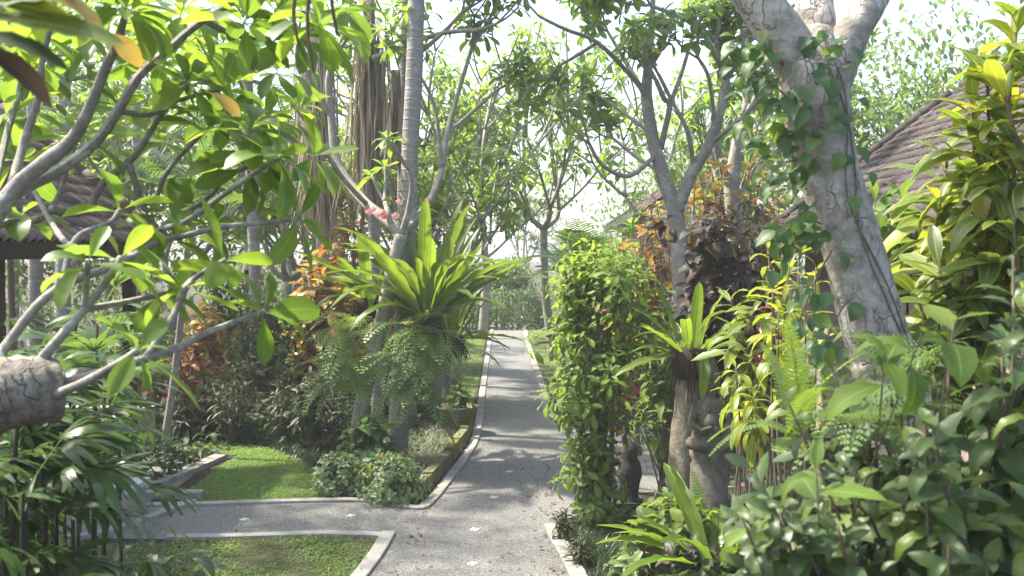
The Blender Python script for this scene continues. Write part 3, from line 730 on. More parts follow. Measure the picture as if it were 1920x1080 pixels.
# ------------------------------------------------------------------ generic plants
def shrub(name, label, cat, base, tips, key, mat, L, per=10, frac=.5, lo=-.2, hi=1.0, stem=.014, stemmat='bark_brown', seed=0, maxobj=60, group=None,
          bend=.25, part='leaf', rest='foliage', minpx=9, outward=0.0, stems='stems', nst=None):
    """stems from the base to each tip with leaves spiralling round the upper part of every stem"""
    rng = random.Random(seed); base = Vector(base); th = thing(name, label, cat, base, group)
    items = []; mb = MB(); cen = base.copy()
    for k, tp in enumerate(tips):
        tp = Vector(tp); b = base + Vector((rng.uniform(-.08, .08), rng.uniform(-.08, .08), 0))
        mid = b.lerp(tp, .5) + Vector((rng.uniform(-1, 1), rng.uniform(-1, 1), 0)) * bend * (tp - b).length * .3 + Vector((b.x - tp.x, b.y - tp.y, 0)) * .2
        pts, rad = curve([b, mid, tp], [stem, stem * .8, stem * .45], 5)
        if nst is None or k < nst: mb.tube(pts, rad, 5)
        n = len(pts) - 1
        for i in range(per):
            t = 1 - frac * (i / per) ** 1.1; f = t * n; q = min(int(f), n - 1); p = pts[q].lerp(pts[q + 1], f - q)
            d = (pts[min(q + 2, n)] - pts[q]).normalized()
            out = Vector((p.x - base.x, p.y - base.y, 0)); 
            if out.length > .01: d = (d + out.normalized() * outward).normalized()
            a = d.orthogonal().normalized(); bb = d.cross(a); az = i * 2.4 + k * 1.7 + rng.uniform(-.3, .3)
            el = hi + (lo - hi) * (i / per) ** .7 + rng.uniform(-.2, .2)
            rd = a * math.cos(az) + bb * math.sin(az)
            dr = rd * math.cos(el) + d * math.sin(el) + Vector((0, 0, -.1))
            nr = d * math.cos(el) - rd * math.sin(el) + Vector((rng.uniform(-.25, .25), rng.uniform(-.25, .25), .35))
            s = L * (.6 + .45 * min(1, 2.5 * i / per)) * rng.uniform(.75, 1.15)
            items.append((rng.randrange(len(T[key])), frame(p, dr, nr, s, rng.uniform(.85, 1.15))))
    link(stems, mb.mesh(stems), M[stemmat], th)
    foliage(th, key, items, M[mat], maxobj, part, rest, minpx, seed)
    return th
def dome(rng, c, rx, ry, h, n, low=.15, shell=.55):
    """tips spread through a rounded crown standing on c"""
    out = []
    for i in range(n):
        a = rng.uniform(0, 6.283); zf = rng.uniform(low, 1.0); rr = math.sqrt(max(0, 1 - max(0, zf - .35) ** 2 / .43)) * math.sqrt(rng.uniform(shell * shell, 1))
        out.append(Vector((c[0] + rx * rr * math.cos(a), c[1] + ry * rr * math.sin(a), c[2] + h * zf)))
    return out
def croton(label, c, w, h, n, mat='croton_orange', L=.28, per=11, seed=0, key='croton', maxobj=50, group=None, name='croton_shrub', cat='shrub', frac=.42, lo=-.3, hi=1.0):
    rng = random.Random(seed)
    return shrub(name, label, cat, c, dome(rng, c, w, w, h, n, .35), key, mat, L, per, frac, lo, hi, .013, 'bark_brown', seed, maxobj, group)

def frangipani(label, limbs, leafL, nleaf, seed=0, levels=2, twigL=.5, maxobj=200, mat='frangipani', bark='bark_frangi', group=None, name='frangipani_tree', extra=(), spread=.55, loc=None, minpx=9, up=.2, twigbark=None, limbbark=None, few=0):
    """limbs: (points, r0, r1, levels of forking at its end or None); first limb is the trunk"""
    rng = random.Random(seed); p0 = Vector(limbs[0][0][0]); th = thing(name, label, 'tree', loc or (p0.x, p0.y, max(0, p0.z)), group)
    items, brs = [], []
    for i, (pts, r0, r1, lv) in enumerate(limbs):
        pts = [Vector(p) for p in pts]
        if i == 0 and limbbark:
            mbl = MB(); pp, rd = curve(pts + [pts[-1] + (pts[-1] - pts[-2]).normalized() * .035], [.17, .15, .14, .128, .12, .124, .116, .098], 9); mbl.tube(pp, rd, 26)
            Vn = [Vector(v) for v in mbl.V]; cs = [(Vector(p), rd[q]) for q, p in enumerate(pp)]
            for q, v in enumerate(Vn):
                ring = min(q // 27, len(pp) - 1); o_ = v - pp[ring]
                k_ = .05 * math.sin(v.x * 24 + v.z * 19) + .035 * math.sin(v.y * 47 - v.z * 39 + 1) + .04 * math.sin(v.x * 83 + v.y * 71)
                if q < 27 * len(pp): mbl.V[q] = tuple(pp[ring] + o_ * (1 + k_))
            link('trunk', mbl.mesh('trunk'), M[limbbark], th); continue
        branch_part(th, 'trunk' if i == 0 else 'branch', pts, [r0, r1], M[bark if not (i == 0 and limbbark) else limbbark], 14 if r0 > .06 else 7, 4, .07, rng)
        if lv is None: continue
        tips = []
        d = (pts[-1] - pts[-2]).normalized()
        if lv == 0: tips = [(pts[-1], d)]
        else:
            for k in range(2 if rng.random() < .5 else 3):
                fork(rng, pts[-1], rotv(rng, d, spread * rng.uniform(.5, 1.1)), r1 * .75, twigL * rng.uniform(.8, 1.2), lv - 1, brs, tips, spread, up, .74, True)
        for tp, dd in tips:
            items += rosette(rng, tp, (dd + Vector((0, 0, .35))).normalized(), max(5, int((nleaf if not (few and 0 < i < few) else nleaf * .6) * rng.uniform(.75, 1.2))), leafL, len(T['frangipani']))
    for tp, dd, n, L in extra: items += rosette(rng, Vector(tp), Vector(dd), n, L, len(T['frangipani']))
    if brs: twigs_part(th, brs, M[twigbark or bark], 6)
    foliage(th, 'frangipani', items, M[mat], maxobj, seed=seed, minpx=minpx)
    return th

# ------------------------------------------------------------------ foreground frangipani on the left (old cut limb with new branches)
FB = 'bark_young'
limb = [W(-260, 900, 3.3), W(-130, 805, 3.35), W(-40, 760, 3.4), W(40, 735, 3.45), W(92, 728, 3.5)]
base0 = Vector((limb[0].x - .15, limb[0].y - .1, 0))
def wl3(*pts): return [W(*p) for p in pts]
fl = [([base0, limb[0].lerp(base0, .5) + Vector((-.05, 0, 0)), *limb], .15, .115, None),
      (wl3((40, 735, 3.5), (0, 672, 3.6), (22, 635, 3.65), (67, 576, 3.7), (118, 535, 3.8), (189, 508, 3.9), (237, 487, 4.0), (296, 454, 4.15), (330, 446, 4.25)), .022, .012, 0),
      (wl3((118, 535, 3.8), (130, 476, 3.85), (150, 440, 3.9), (205, 418, 4.0), (225, 392, 4.05)), .014, .010, 0),
      (wl3((60, 712, 3.5), (78, 676, 3.5), (111, 635, 3.5), (159, 580, 3.55), (207, 517, 3.6), (226, 482, 3.65)), .022, .011, 0),
      (wl3((159, 580, 3.55), (162, 530, 3.55), (165, 490, 3.5)), .013, .010, 0),
      (wl3((159, 580, 3.55), (222, 569, 3.7), (311, 550, 3.85)), .015, .010, 0),
      (wl3((80, 730, 3.5), (155, 710, 3.5), (222, 691, 3.55), (274, 672, 3.6), (333, 652, 3.7), (392, 622, 3.8), (496, 584, 4.0)), .022, .011, 0),
      (wl3((70, 752, 3.45), (130, 730, 3.4), (178, 706, 3.35), (230, 676, 3.3), (259, 656, 3.3)), .018, .011, 0),
      (wl3((274, 672, 3.6), (326, 591, 3.7), (346, 536, 3.75)), .016, .011, 0),
      (wl3((335, 565, 3.72), (360, 525, 3.8), (422, 487, 3.9)), .014, .010, 0),
      # upper branches, rising from a second limb just outside the picture
      (wl3((-150, 760, 3.45), (-90, 560, 3.7), (-30, 440, 3.9), (26, 356, 4.0), (90, 300, 4.0), (130, 267, 4.0), (159, 222, 3.95), (200, 122, 3.9), (219, 85, 3.85), (237, 15, 3.8)), .045, .013, 0),
      (wl3((10, 375, 4.0), (60, 345, 4.1), (111, 319, 4.2), (178, 267, 4.3), (222, 207, 4.3), (259, 144, 4.3), (319, 89, 4.3), (381, 37, 4.3), (441, 0, 4.3), (500, -60, 4.3)), .028, .014, 1),
      (wl3((96, 392, 4.4), (140, 400, 4.5), (167, 389, 4.5), (193, 344, 4.5), (252, 293, 4.5), (307, 207, 4.45), (352, 156, 4.4)), .022, .012, 0),
      (wl3((22, 350, 4.05), (48, 259, 4.2), (74, 178, 4.2), (80, 111, 4.2), (104, 20, 4.2)), .020, .011, 0),
      (wl3((-30, 440, 3.9), (11, 259, 4.5), (33, 185, 4.6), (48, 104, 4.6)), .018, .011, 0),
      (wl3((-30, 440, 3.9), (11, 417, 4.4), (67, 413, 4.5), (96, 392, 4.5), (115, 355, 4.5), (126, 311, 4.5), (144, 259, 4.5)), .020, .011, 0),
      (wl3((240, 300, 4.5), (270, 390, 4.6), (289, 378, 4.7), (311, 326, 4.7), (355, 274, 4.7), (392, 241, 4.7)), .016, .010, 0),
      (wl3((237, 487, 4.0), (300, 430, 4.4), (385, 374, 4.6), (422, 335, 4.6), (466, 312, 4.5)), .016, .010, 0),
      (wl3((300, 430, 4.4), (350, 415, 4.3), (407, 374, 4.3), (474, 326, 4.2), (526, 294, 4.2)), .015, .010, 0),
      (wl3((330, 446, 4.25), (420, 425, 4.3), (500, 418, 4.4), (562, 408, 4.5)), .013, .009, 0),
      (wl3((381, 37, 4.3), (440, 65, 4.4), (500, 72, 4.5), (560, 68, 4.4)), .016, .010, 0),
      (wl3((222, 207, 4.3), (280, 215, 4.4), (330, 190, 4.5), (420, 165, 4.6)), .014, .010, 0),
      (wl3((150, 470, 3.9), (110, 440, 4.2), (60, 350, 4.6), (30, 300, 4.8)), .014, .010, 0),
      ]
def RD(rng, x, y): return Vector((x, rng.uniform(-.4, .3), y))
rr = random.Random(5)
exf = [(W(x, y, Z), RD(rr, dx, dz), n, L) for x, y, Z, dx, dz, n, L in (
    (240, 20, 3.75, .1, .9, 13, .27), (60, 60, 4.4, -.2, .9, 10, .27), (300, 120, 4.6, .3, .8, 11, .27), 
    (460, 40, 4.2, .3, .8, 12, .27), (600, 40, 4.0, .2, .6, 10, .28), (430, 215, 4.7, .4, .7, 12, .26), (300, 260, 5.0, .2, .9, 11, .26), (60, 140, 5.0, 0, .9, 10, .26), (380, 90, 4.9, .3, .8, 11, .26),
    (360, 330, 4.9, .4, .8, 11, .25), (400, 420, 4.6, .4, .8, 10, .24), (160, 120, 5.2, 0, 1, 11, .26), (10, 220, 4.6, -.1, .9, 9, .26), (520, 130, 5.0, .2, .9, 10, .26), (460, 290, 4.4, .6, .8, 11, .25), (520, 20, 4.3, .3, .8, 12, .27), (200, 60, 4.6, 0, .9, 12, .27), (340, 20, 4.5, .2, .9, 12, .27), (20, 60, 5.0, -.1, .9, 11, .27), (560, 200, 5.4, .2, .9, 10, .27), (230, 200, 5.2, .2, .9, 11, .27), (500, 220, 5.2, .4, .8, 11, .27), (420, 120, 5.3, .1, .9, 11, .27), (320, 400, 4.6, .3, .9, 9, .26), (40, 400, 4.6, 0, .9, 8, .26), (590, 290, 4.6, .6, .7, 9, .25), (470, 240, 4.3, .4, .9, 9, .25), (280, 60, 5.4, 0, .9, 10, .26), (150, 20, 5.2, 0, .9, 10, .26), (640, 10, 4.6, .3, .7, 9, .26), (400, 10, 5.4, 0, .9, 10, .26))]
exf = [(p, d, n + 2, L) for p, d, n, L in exf]
ft = frangipani('foreground frangipani with an old cut limb and long bare branches', fl, .265, 12, 11, 1, .3, 300, 'frangipani', FB, extra=exf, up=.2, limbbark='bark_limb', few=10)
# pendulous brown flower stalks hanging at the top
for x, y, Z, ln in ((582, -30, 3.0, .26), (628, -60, 3.0, .2), (556, -20, 3.2, .18)):
    p = W(x, y, Z); branch_part(ft, 'flower_stalk', [p, p + Vector((-.01, 0, -ln * .5)), p + Vector((.005, .01, -ln))], [.008, .005], M['dry'], 6, 4, 0)
# yellowing leaf in the middle of the upper branch
V_, F_, U_ = T['frangipani'][0]
def single(th, key, i, mat, p, d, nrm, L, part='leaf', label=None, sx=1.0):
    o = bpy.data.objects.new(part, tpl_mesh(key, i, M[mat])); COL.objects.link(o); o.parent = th
    m = frame(p, d, nrm, L, sx); loc = th.location
    m[0, 3] -= loc.x; m[1, 3] -= loc.y; m[2, 3] -= loc.z; o.matrix_basis = Matrix(m.tolist())
    if label: o['label'] = label
    return o
single(ft, 'ovate', 0, 'yellow_leaf', W(208, 62, 3.3), (.9, .2, -.95), (.25, -1, .2), .15, label='yellowed drooping leaf', sx=1.15)
single(ft, 'frangipani', 1, 'yellow_leaf', W(385, 170, 3.9), (.9, 0, -.45), (.2, -.9, .6), .17, label='yellowing leaf')

# dark blurred croton leaves hanging in at the top left
dc = thing('croton_shrub', 'tall dark bronze croton reaching into the top corner above the frangipani', 'shrub', (W(-330, 600, 1.9).x, 1.9, 0))
bp = Vector(dc.location); branch_part(dc, 'stem', [bp, bp + Vector((.02, 0, 2.2)), W(-220, 120, 1.9), W(-60, 20, 1.9)], [.02, .009], M['bark_brown'])
for x, y, dx, dz, L, i, mt in ((-60, 60, 1, -.15, .19, 0, 'cordyline_dark'), (-50, 10, 1, .12, .22, 1, 'croton_dark'), (-40, 30, 1, -.05, .26, 2, 'croton_dark'), (-70, 85, 1, -.3, .2, 1, 'purple'), (-60, 30, .8, .4, .2, 0, 'croton_dark'), (-40, -20, 1, .1, .3, 3, 'croton_orange')):
    single(dc, 'croton', i, mt, W(x, y, 1.85), (dx, .15, dz), (.1, -.75, .7), L)

# ------------------------------------------------------------------ lady palm clump, lower left
def lady_palm(label, base, canes, seed, L=.5, maxobj=300, per=10, spread=.0, mat='rhapis'):
    rng = random.Random(seed); th = thing('lady_palm', label, 'palm', base); items = []
    for (p, h, lean) in canes:
        p = Vector(p); top = p + Vector((lean[0], lean[1], h))
        pts, rad = curve([p, p.lerp(top, .5) + Vector((lean[0] * -.15, 0, 0)), top], [.014, .011], 4)
        branch_part(th, 'cane', [p, p.lerp(top, .5) + Vector((lean[0] * -.2, 0, 0)), top], [.015, .011], M['cane'], 6, 4, .15, rng)
        for i in range(per):
            az = i * 2.4 + rng.uniform(-.4, .4); el = rng.uniform(.15, .9) if i < per * .6 else rng.uniform(-.3, .4)
            d = Vector((math.cos(az) * math.cos(el), math.sin(az) * math.cos(el), math.sin(el)))
            z = top - Vector((0, 0, 1)) * h * rng.uniform(0, .62) * (i / per)
            q = z if i else top
            items.append((rng.randrange(4), frame(q, d, Vector((-d.x * .5, -d.y * .5, 1)), L * rng.uniform(.8, 1.15))))
    foliage(th, 'fan', items, M[mat], maxobj, 'leaf', 'foliage', 9, seed)
    return th
rr = random.Random(3)
cn = []
for i in range(17):
    x = rr.uniform(-80, 105); Z = rr.uniform(4.0, 5.4); b_ = GX(x - 10, Z)
    top = rr.uniform(690, 1000) if x < 140 else rr.uniform(730, 960)
    cn.append(((b_.x, b_.y, 0), W(x, top, Z).z, (rr.uniform(-.1, .1), rr.uniform(-.1, .1))))
for x, Z, y in ((165, 5.6, 760), (185, 6.0, 745)):
    b_ = GX(x, Z); cn.append(((b_.x, b_.y, 0), W(x, y, Z).z, (.02, 0)))
lady_palm('dark glossy lady palm clump below the cut limb of the frangipani', (-2.1, 4.6, 0), cn, 3)
cn = []
for i in range(12):
    x = rr.uniform(-40, 230); Z = rr.uniform(6.5, 8.5); b_ = GX(x, Z); cn.append(((b_.x, b_.y, 0), W(x, rr.uniform(600, 760), Z).z, (rr.uniform(-.1, .1), rr.uniform(-.1, .1))))
lady_palm('second lady palm clump with bright fans behind the cut limb', (-3.6, 7.4, 0), cn, 4, .55, 120, 5, mat='palm')

# pale caladium-like plant at the bottom left edge of the lawn
def low_plant(name, label, c, n, L, key, mat, seed, h=.25, maxobj=40, lo=-.1, hi=1.1, cat='plant', petmat='lush', group=None):
    rng = random.Random(seed); th = thing(name, label, cat, c, group); items = []; mb = MB(); c = Vector(c)
    for i in range(n):
        az = i * 2.4 + rng.uniform(-.3, .3); el = lo + (hi - lo) * rng.random(); r = h * rng.uniform(.6, 1.2)
        d = Vector((math.cos(az) * math.cos(el), math.sin(az) * math.cos(el), abs(math.sin(el)) + .2))
        tp = c + d * r; mb.tube([c, c.lerp(tp, .5) + Vector((0, 0, .03)), tp], [.006, .005, .004], 4)
        dd = Vector((math.cos(az), math.sin(az), rng.uniform(-.5, .3)))
        items.append((rng.randrange(len(T[key])), frame(tp, dd, (d.x * .4, d.y * .4 - .3, 1), L * rng.uniform(.7, 1.15))))
    link('stalks', mb.mesh('stalks'), M['bark_brown' if petmat is None else petmat], th)
    foliage(th, key, items, M[mat], maxobj, 'leaf', 'foliage', 9, seed)
    return th
low_plant('broad_leaf_plant', 'pale grey-green broad leaved plant at the foot of the lady palm', G(300, 1120), 26, .26, 'ovate', 'blue_green', 21, .42)
low_plant('broad_leaf_plant', 'low broad leaved plant half hidden under the lady palm fans', G(210, 1110), 22, .24, 'ovate', 'blue_green', 22, .5)

# ------------------------------------------------------------------ the big leaning tree on the right with creeper
bt = thing('big_tree', 'big pale trunked tree leaning left with a creeper on its bark', 'tree', (W(1700, 760, 5).x + .35, 5.0, 0))
b0 = Vector(bt.location)
trunk_c = [b0, b0 + Vector((-.12, 0, .9)), W(1672, 720, 5.0), W(1645, 640, 5.0), W(1608, 500, 5.0), W(1575, 390, 5.0), W(1550, 305, 5.0), W(1532, 214, 5.0), W(1526, 140, 5.0), W(1528, 60, 5.05)]
trunk_r = [.24, .20, .165, .158, .150, .146, .150, .162, .172, .09]
branch_part(bt, 'trunk', trunk_c, trunk_r, M['bark_big'], 20, 6, .03, random.Random(2))
br1 = [W(1524, 190, 5.0), W(1478, 85, 5.0), W(1420, 0, 5.0), W(1340, -110, 5.0), W(1230, -260, 5.1)]
br2 = [W(1540, 200, 5.0), W(1588, 80, 5.0), W(1635, 0, 5.05), W(1680, -90, 5.1), W(1740, -260, 5.3)]
br3 = [W(1530, 140, 5.1), W(1530, 40, 5.2), W(1520, -60, 5.4), W(1500, -260, 5.8)]
branch_part(bt, 'branch', br1, [.12, .12, .11, .10, .085], M['bark_big'], 14, 5, .03, random.Random(3))
branch_part(bt, 'branch', br2, [.11, .095, .078, .068, .055], M['bark_big'], 14, 5, .03, random.Random(4))
branch_part(bt, 'branch', br3, [.12, .10, .09, .08], M['bark_big'], 14, 5, .03, random.Random(5))
rr = random.Random(8); brs, tips = [], []
for e, d in ((br1[-1], (-.5, .1, 1)), (br1[-1], (-1, -.4, .7)), (br1[-1], (-1, -1.2, .8)), (br1[-1], (-.2, -1, .9)), (br2[-1], (.5, .2, 1)), (br2[-1], (.9, .8, .7)), (br3[-1], (0, .5, 1)), (br3[-1], (-.2, -.6, 1))):
    fork(rr, e, d, .05, 1.3, 3, brs, tips, .5, .05, .75)
twigs_part(bt, brs, M['bark_big'], 5)
items = []
for tp, dd in tips:
    for k in range(15):
        q = tp + Vector((rr.gauss(0, .55), rr.gauss(0, .55), rr.gauss(0, .35)))
        if q.z < CAMH + 1.35 and q.y > .5: continue
        items.append((rr.randrange(5), frame(q, (rr.uniform(-1, 1), rr.uniform(-1, 1), rr.uniform(-.7, .3)), (rr.uniform(-.4, .4), rr.uniform(-.4, .4), 1), rr.uniform(.14, .22))))
foliage(bt, 'ovate', items, M['tree'], 0, seed=8)
# creeper: stems on the bark and heart shaped leaves
cr = thing('creeper', 'green heart leaved creeper climbing the big leaning trunk', 'creeper', (b0.x - .2, b0.y - .2, 0))
tp_, tr_ = curve(trunk_c, trunk_r, 6)
def on_trunk(t, ang, lift):
    f = t * (len(tp_) - 1); i = min(int(f), len(tp_) - 2); p = tp_[i].lerp(tp_[i + 1], f - i); r = tr_[i]
    o = Vector((math.sin(ang), -math.cos(ang), 0)); return p + o * (r + lift), o
items = []
for s in range(2):
    a0 = rr.uniform(-1.5, .5); pts = []
    for k in range(13):
        p, o = on_trunk(.22 + .78 * k / 12, a0 + .35 * math.sin(k * .9 + s), .008); pts.append(p)
    branch_part(cr, 'stem', pts, [.0045, .003], M['bark_brown'], 5, 2, 0)
for k in range(120):
    t = rr.uniform(.30, 1.0); ang = rr.choice((-1.6, -1.2, -.7, -.2, .3)) + rr.uniform(-.35, .35) if rr.random() < .75 else rr.uniform(-1.9, -1.2)
    if t < .62 and ang > -.9 and rr.random() < .8: continue
    p, o = on_trunk(t, ang, .02); lift = rr.uniform(.0, .08) if ang > -1.0 else rr.uniform(0, .30) * (1 if t > .45 else .6)
    p = p + o * lift + Vector((0, rr.uniform(-.05, .03), 0)); d = o * rr.uniform(.1, .7) + Vector((rr.uniform(-.5, .4), 0, rr.uniform(-1, -.1)))
    items.append((rr.randrange(3), frame(p, d, o + Vector((rr.uniform(-.3, .3), -.3, .6)), rr.uniform(.065, .12))))
for p0, q0 in (((1515, 300, 4.9), (1440, 330, 4.85)), ((1530, 380, 4.9), (1440, 480, 4.8)), ((1500, 210, 4.9), (1400, 130, 4.9)), ((1490, 250, 4.9), (1410, 250, 4.9)), ((1560, 470, 4.85), (1500, 600, 4.75)), ((1540, 420, 4.85), (1470, 420, 4.75)),
               ((1590, 560, 4.8), (1530, 690, 4.7)), ((1470, 120, 4.9), (1380, 60, 4.9))):
    a_, b_ = W(*p0), W(*q0); branch_part(cr, 'stem', [a_, a_.lerp(b_, .5) + Vector((0, 0, .03)), b_], [.005, .003], M['bark_brown'], 5, 3, 0)
    for k in range(11):
        q = a_.lerp(b_, rr.uniform(.15, 1.05)) + Vector((rr.gauss(0, .04), rr.gauss(0, .05), rr.gauss(0, .05)))
        items.append((rr.randrange(3), frame(q, (rr.uniform(-1, .3), rr.uniform(-.5, .2), rr.uniform(-1, .1)), (rr.uniform(-.3, .3), -.5, .9), rr.uniform(.07, .125))))
foliage(cr, 'heart', items, M['ivy'], 300, seed=3)

# ------------------------------------------------------------------ crotons on the right, beside the big tree
def tipped(name, label, cat, base, tl, key, mat, L, per, frac, seed, **kw):
    return shrub(name, label, cat, base, [W(*t) for t in tl], key, mat, L, per, frac, seed=seed, **kw)
tipped('croton_shrub', 'tall yellow veined croton rising at the edge beside the tiled roof', 'shrub', GX(1980, 5.4), [(1850, 130, 5.2), (1905, 60, 5.2), (1825, 205, 5.3), (1880, 170, 5.0), (1940, 150, 5.1), (1905, 260, 5.0), (1840, 290, 5.2), (1930, 20, 5.4)],
       'croton', 'croton_yellow', .42, 24, .26, 31, maxobj=190, lo=-.25, hi=1.15, stem=.02)
tipped('croton_shrub', 'bright golden croton in front of the tiled roof', 'shrub', GX(1850, 5.9), [(1775, 300, 5.6), (1820, 330, 5.4), (1760, 380, 5.5), (1850, 380, 5.3), (1800, 430, 5.5)],
       'croton', 'croton_yellow', .42, 22, .22, 32, maxobj=120, lo=-.3, hi=1.1, stem=.018)
tipped('croton_shrub', 'dark croton with long striped leaves right of the big trunk', 'shrub', GX(1880, 5.2), [(1760, 500, 5.1), (1850, 470, 5.0), (1720, 560, 5.3), (1800, 560, 5.0), (1900, 430, 4.8), (1890, 340, 4.9)],
       'croton', 'croton_dark', .42, 22, .3, 33, maxobj=140, lo=-.4, hi=.95, stem=.016)
tipped('croton_shrub', 'pale green croton just behind the big trunk', 'shrub', GX(1700, 6.6), [(1665, 400, 6.4), (1690, 370, 6.5), (1640, 380, 6.6), (1655, 440, 6.3), (1720, 430, 6.4)],
       'croton', 'lush', .36, 18, .22, 34, maxobj=90, lo=-.2, hi=1.1)

# ------------------------------------------------------------------ foreground shrub, lower right, out of focus
rr = random.Random(44); tl = []
for i in range(92):
    x = rr.uniform(1370, 1960); ymin = 990 - (x - 1340) * .62 if x < 1800 else 690 - (x - 1800) * .9
    y = rr.uniform(max(560, ymin), 1130); tl.append((x, y, rr.uniform(2.7, 3.6)))
tl += [(1900, 560, 3.0), (1880, 640, 2.9), (1780, 640, 3.2), (1560, 690, 3.3), (1480, 760, 3.2), (1410, 880, 3.0), (1390, 960, 2.9), (1900, 480, 3.1), (1600, 700, 3.5), (1640, 690, 3.6), (1680, 680, 3.5), (1720, 690, 3.6), (1620, 740, 3.4), (1700, 740, 3.4), (1750, 700, 3.5), (1570, 740, 3.5)]
tipped('glossy_shrub', 'dark glossy leaved shrub filling the near corner under the big tree', 'shrub', GX(1850, 3.3), tl, 'ovate', 'glossy', .15, 20, .36, 41, maxobj=300, lo=-.35, hi=.9, stem=.010, outward=.3)
single_y = tipped('young_shrub', 'bright lime leaved young shoots poking out of the glossy shrub', 'shrub', GX(1620, 3.2), [(1530, 880, 2.75), (1660, 660, 3.0), (1730, 620, 3.0), (1790, 600, 3.0)], 'ovate', 'bush', .18, 4, .08, 42, maxobj=30, lo=-.2, hi=.7, stem=.006, outward=.4)
# light ferns poking through
def ferns(label, c, n, L, key, mat, seed, maxobj=60, lo=.0, hi=1.1, az0=0, azr=6.283, name='fern', zs=0.0, group=None, part='frond'):
    rng = random.Random(seed); th = thing(name, label, 'fern', c, group); items = []; c = Vector(c)
    for i in range(n):
        az = az0 + (rng.random() - .5) * azr if azr < 6 else i * 2.4; el = lo + (hi - lo) * rng.random()
        d = Vector((math.cos(az) * math.cos(el), math.sin(az) * math.cos(el), math.sin(el)))
        p = c + Vector((rng.uniform(-.06, .06), rng.uniform(-.06, .06), zs + rng.uniform(-.05, .05)))
        items.append((rng.randrange(len(T[key])), frame(p, d, (-d.x * .6, -d.y * .6, 1), L * rng.uniform(.7, 1.1))))
    foliage(th, key, items, M[mat], maxobj, part, 'foliage', 9, seed)
    return th
ferns('light green sword fern arching out over the glossy shrub', W(1480, 830, 3.9), 9, .5, 'sword', 'fern_light', 51, lo=.1, hi=1.0)
ferns('pale lacy fern in the middle of the glossy shrub', W(1640, 800, 3.2), 12, .34, 'lace', 'fern', 52, lo=.1, hi=.9)
ferns('lacy fern against the foot of the big trunk', W(1690, 700, 3.9), 12, .38, 'lace', 'fern_light', 53, lo=.1, hi=.9)

# ------------------------------------------------------------------ the planted group left of the path: palm trunk, frangipani, bird's nest fern, hanging ferns
ZC = 14.2
pt = thing('tall_palm', 'tall grey ringed palm trunk rising out of the bird nest fern', 'palm', G(745, 865))
pb = Vector(pt.location)
branch_part(pt, 'trunk', [pb, W(748, 760, ZC), W(757, 620, ZC), W(764, 450, ZC), W(768, 300, ZC), W(776, 150, ZC), W(781, 0, ZC), W(786, -200, ZC), W(788, -420, ZC)], [.16, .135, .14, .128, .122, .125, .115, .11, .10], M['bark_palm'], 14, 5, .015, random.Random(1))
items = []; rr = random.Random(61)
for i in range(16):
    az = i * 2.4; el = rr.uniform(-.2, 1.1); d = Vector((math.cos(az) * math.cos(el), math.sin(az) * math.cos(el), math.sin(el)))
    items.append((rr.randrange(3), frame(W(788, -420, ZC), d, (-d.x * .5, -d.y * .5, 1), rr.uniform(1.6, 2.2))))
foliage(pt, 'palm', items, M['palm'], 40, 'frond', 'crown')
pt2 = thing('tall_palm', 'thinner palm trunk standing behind the tall ringed palm', 'palm', GX(770, 16.5)); pb2 = Vector(pt2.location)
branch_part(pt2, 'trunk', [pb2, W(757, 450, 16.5), W(757, 250, 16.5), W(760, 100, 16.5), W(765, -60, 16.5), W(766, -300, 16.5)], [.11, .10, .095, .09, .085, .08], M['bark_palm'], 10, 4, .02, random.Random(2))
items = []
for i in range(12):
    az = i * 2.4; el = rr.uniform(-.2, 1.0); d = Vector((math.cos(az) * math.cos(el), math.sin(az) * math.cos(el), math.sin(el)))
    items.append((rr.randrange(3), frame(W(766, -300, 16.5), d, (-d.x * .5, -d.y * .5, 1), rr.uniform(1.5, 2.0))))
foliage(pt2, 'palm', items, M['palm'], 40, 'frond', 'crown')

Zf = 13.8
cf = [([G(676, 850), W(672, 800, Zf), W(688, 715, Zf), W(712, 620, Zf), W(722, 570, Zf), W(738, 500, Zf), W(752, 440, Zf)], .11, .095, None),
      ([W(752, 440, Zf), W(735, 425, Zf), W(728, 400, Zf), W(722, 380, Zf + .1)], .055, .035, 1),
      ([W(752, 440, Zf), W(765, 400, Zf - .1), W(772, 350, Zf - .2), W(768, 320, Zf - .3)], .05, .03, 1),
      ([W(752, 440, Zf), W(740, 425, 14.2), W(690, 385, 14.8), W(655, 345, 15.2), W(628, 290, 15.4), W(622, 220, 15.5), W(616, 150, 15.5), W(632, 100, 15.5)], .09, .05, 2),
      ([W(622, 220, 15.5), W(600, 180, 15.4), W(575, 130, 15.2), W(560, 60, 15.2)], .045, .03, 2),
      ([W(752, 440, Zf), W(800, 385, 14.5), W(828, 320, 15), W(838, 250, 15.2), W(862, 165, 15.4), W(885, 90, 15.5)], .06, .03, 2),
      ([W(828, 320, 15), W(820, 230, 15), W(808, 180, 15), W(780, 130, 14.8)], .035, .022, 2),
      ([W(780, 105, 15), W(830, 62, 15), W(865, 25, 15)], .04, .025, 2),
      ([W(700, 110, 15.6), W(770, 82, 15.2), W(830, 62, 15), W(900, 55, 14.8), W(930, 45, 14.7)], .05, .022, 1),
      ([W(838, 250, 15.2), W(880, 215, 15.5), W(930, 170, 15.8)], .035, .022, 2), ([W(885, 90, 15.5), W(915, 40, 15.4), W(940, -10, 15.3)], .03, .02, 2),
      ([W(690, 385, 14.8), W(640, 330, 14.2), W(590, 250, 13.6), W(530, 175, 13.2), W(470, 150, 13)], .04, .022, 2)]
frt = frangipani('twisted mossy frangipani leaning against the ringed palm', cf, .29, 10, 71, 2, .5, 260, bark='bark_frangi', up=.25)
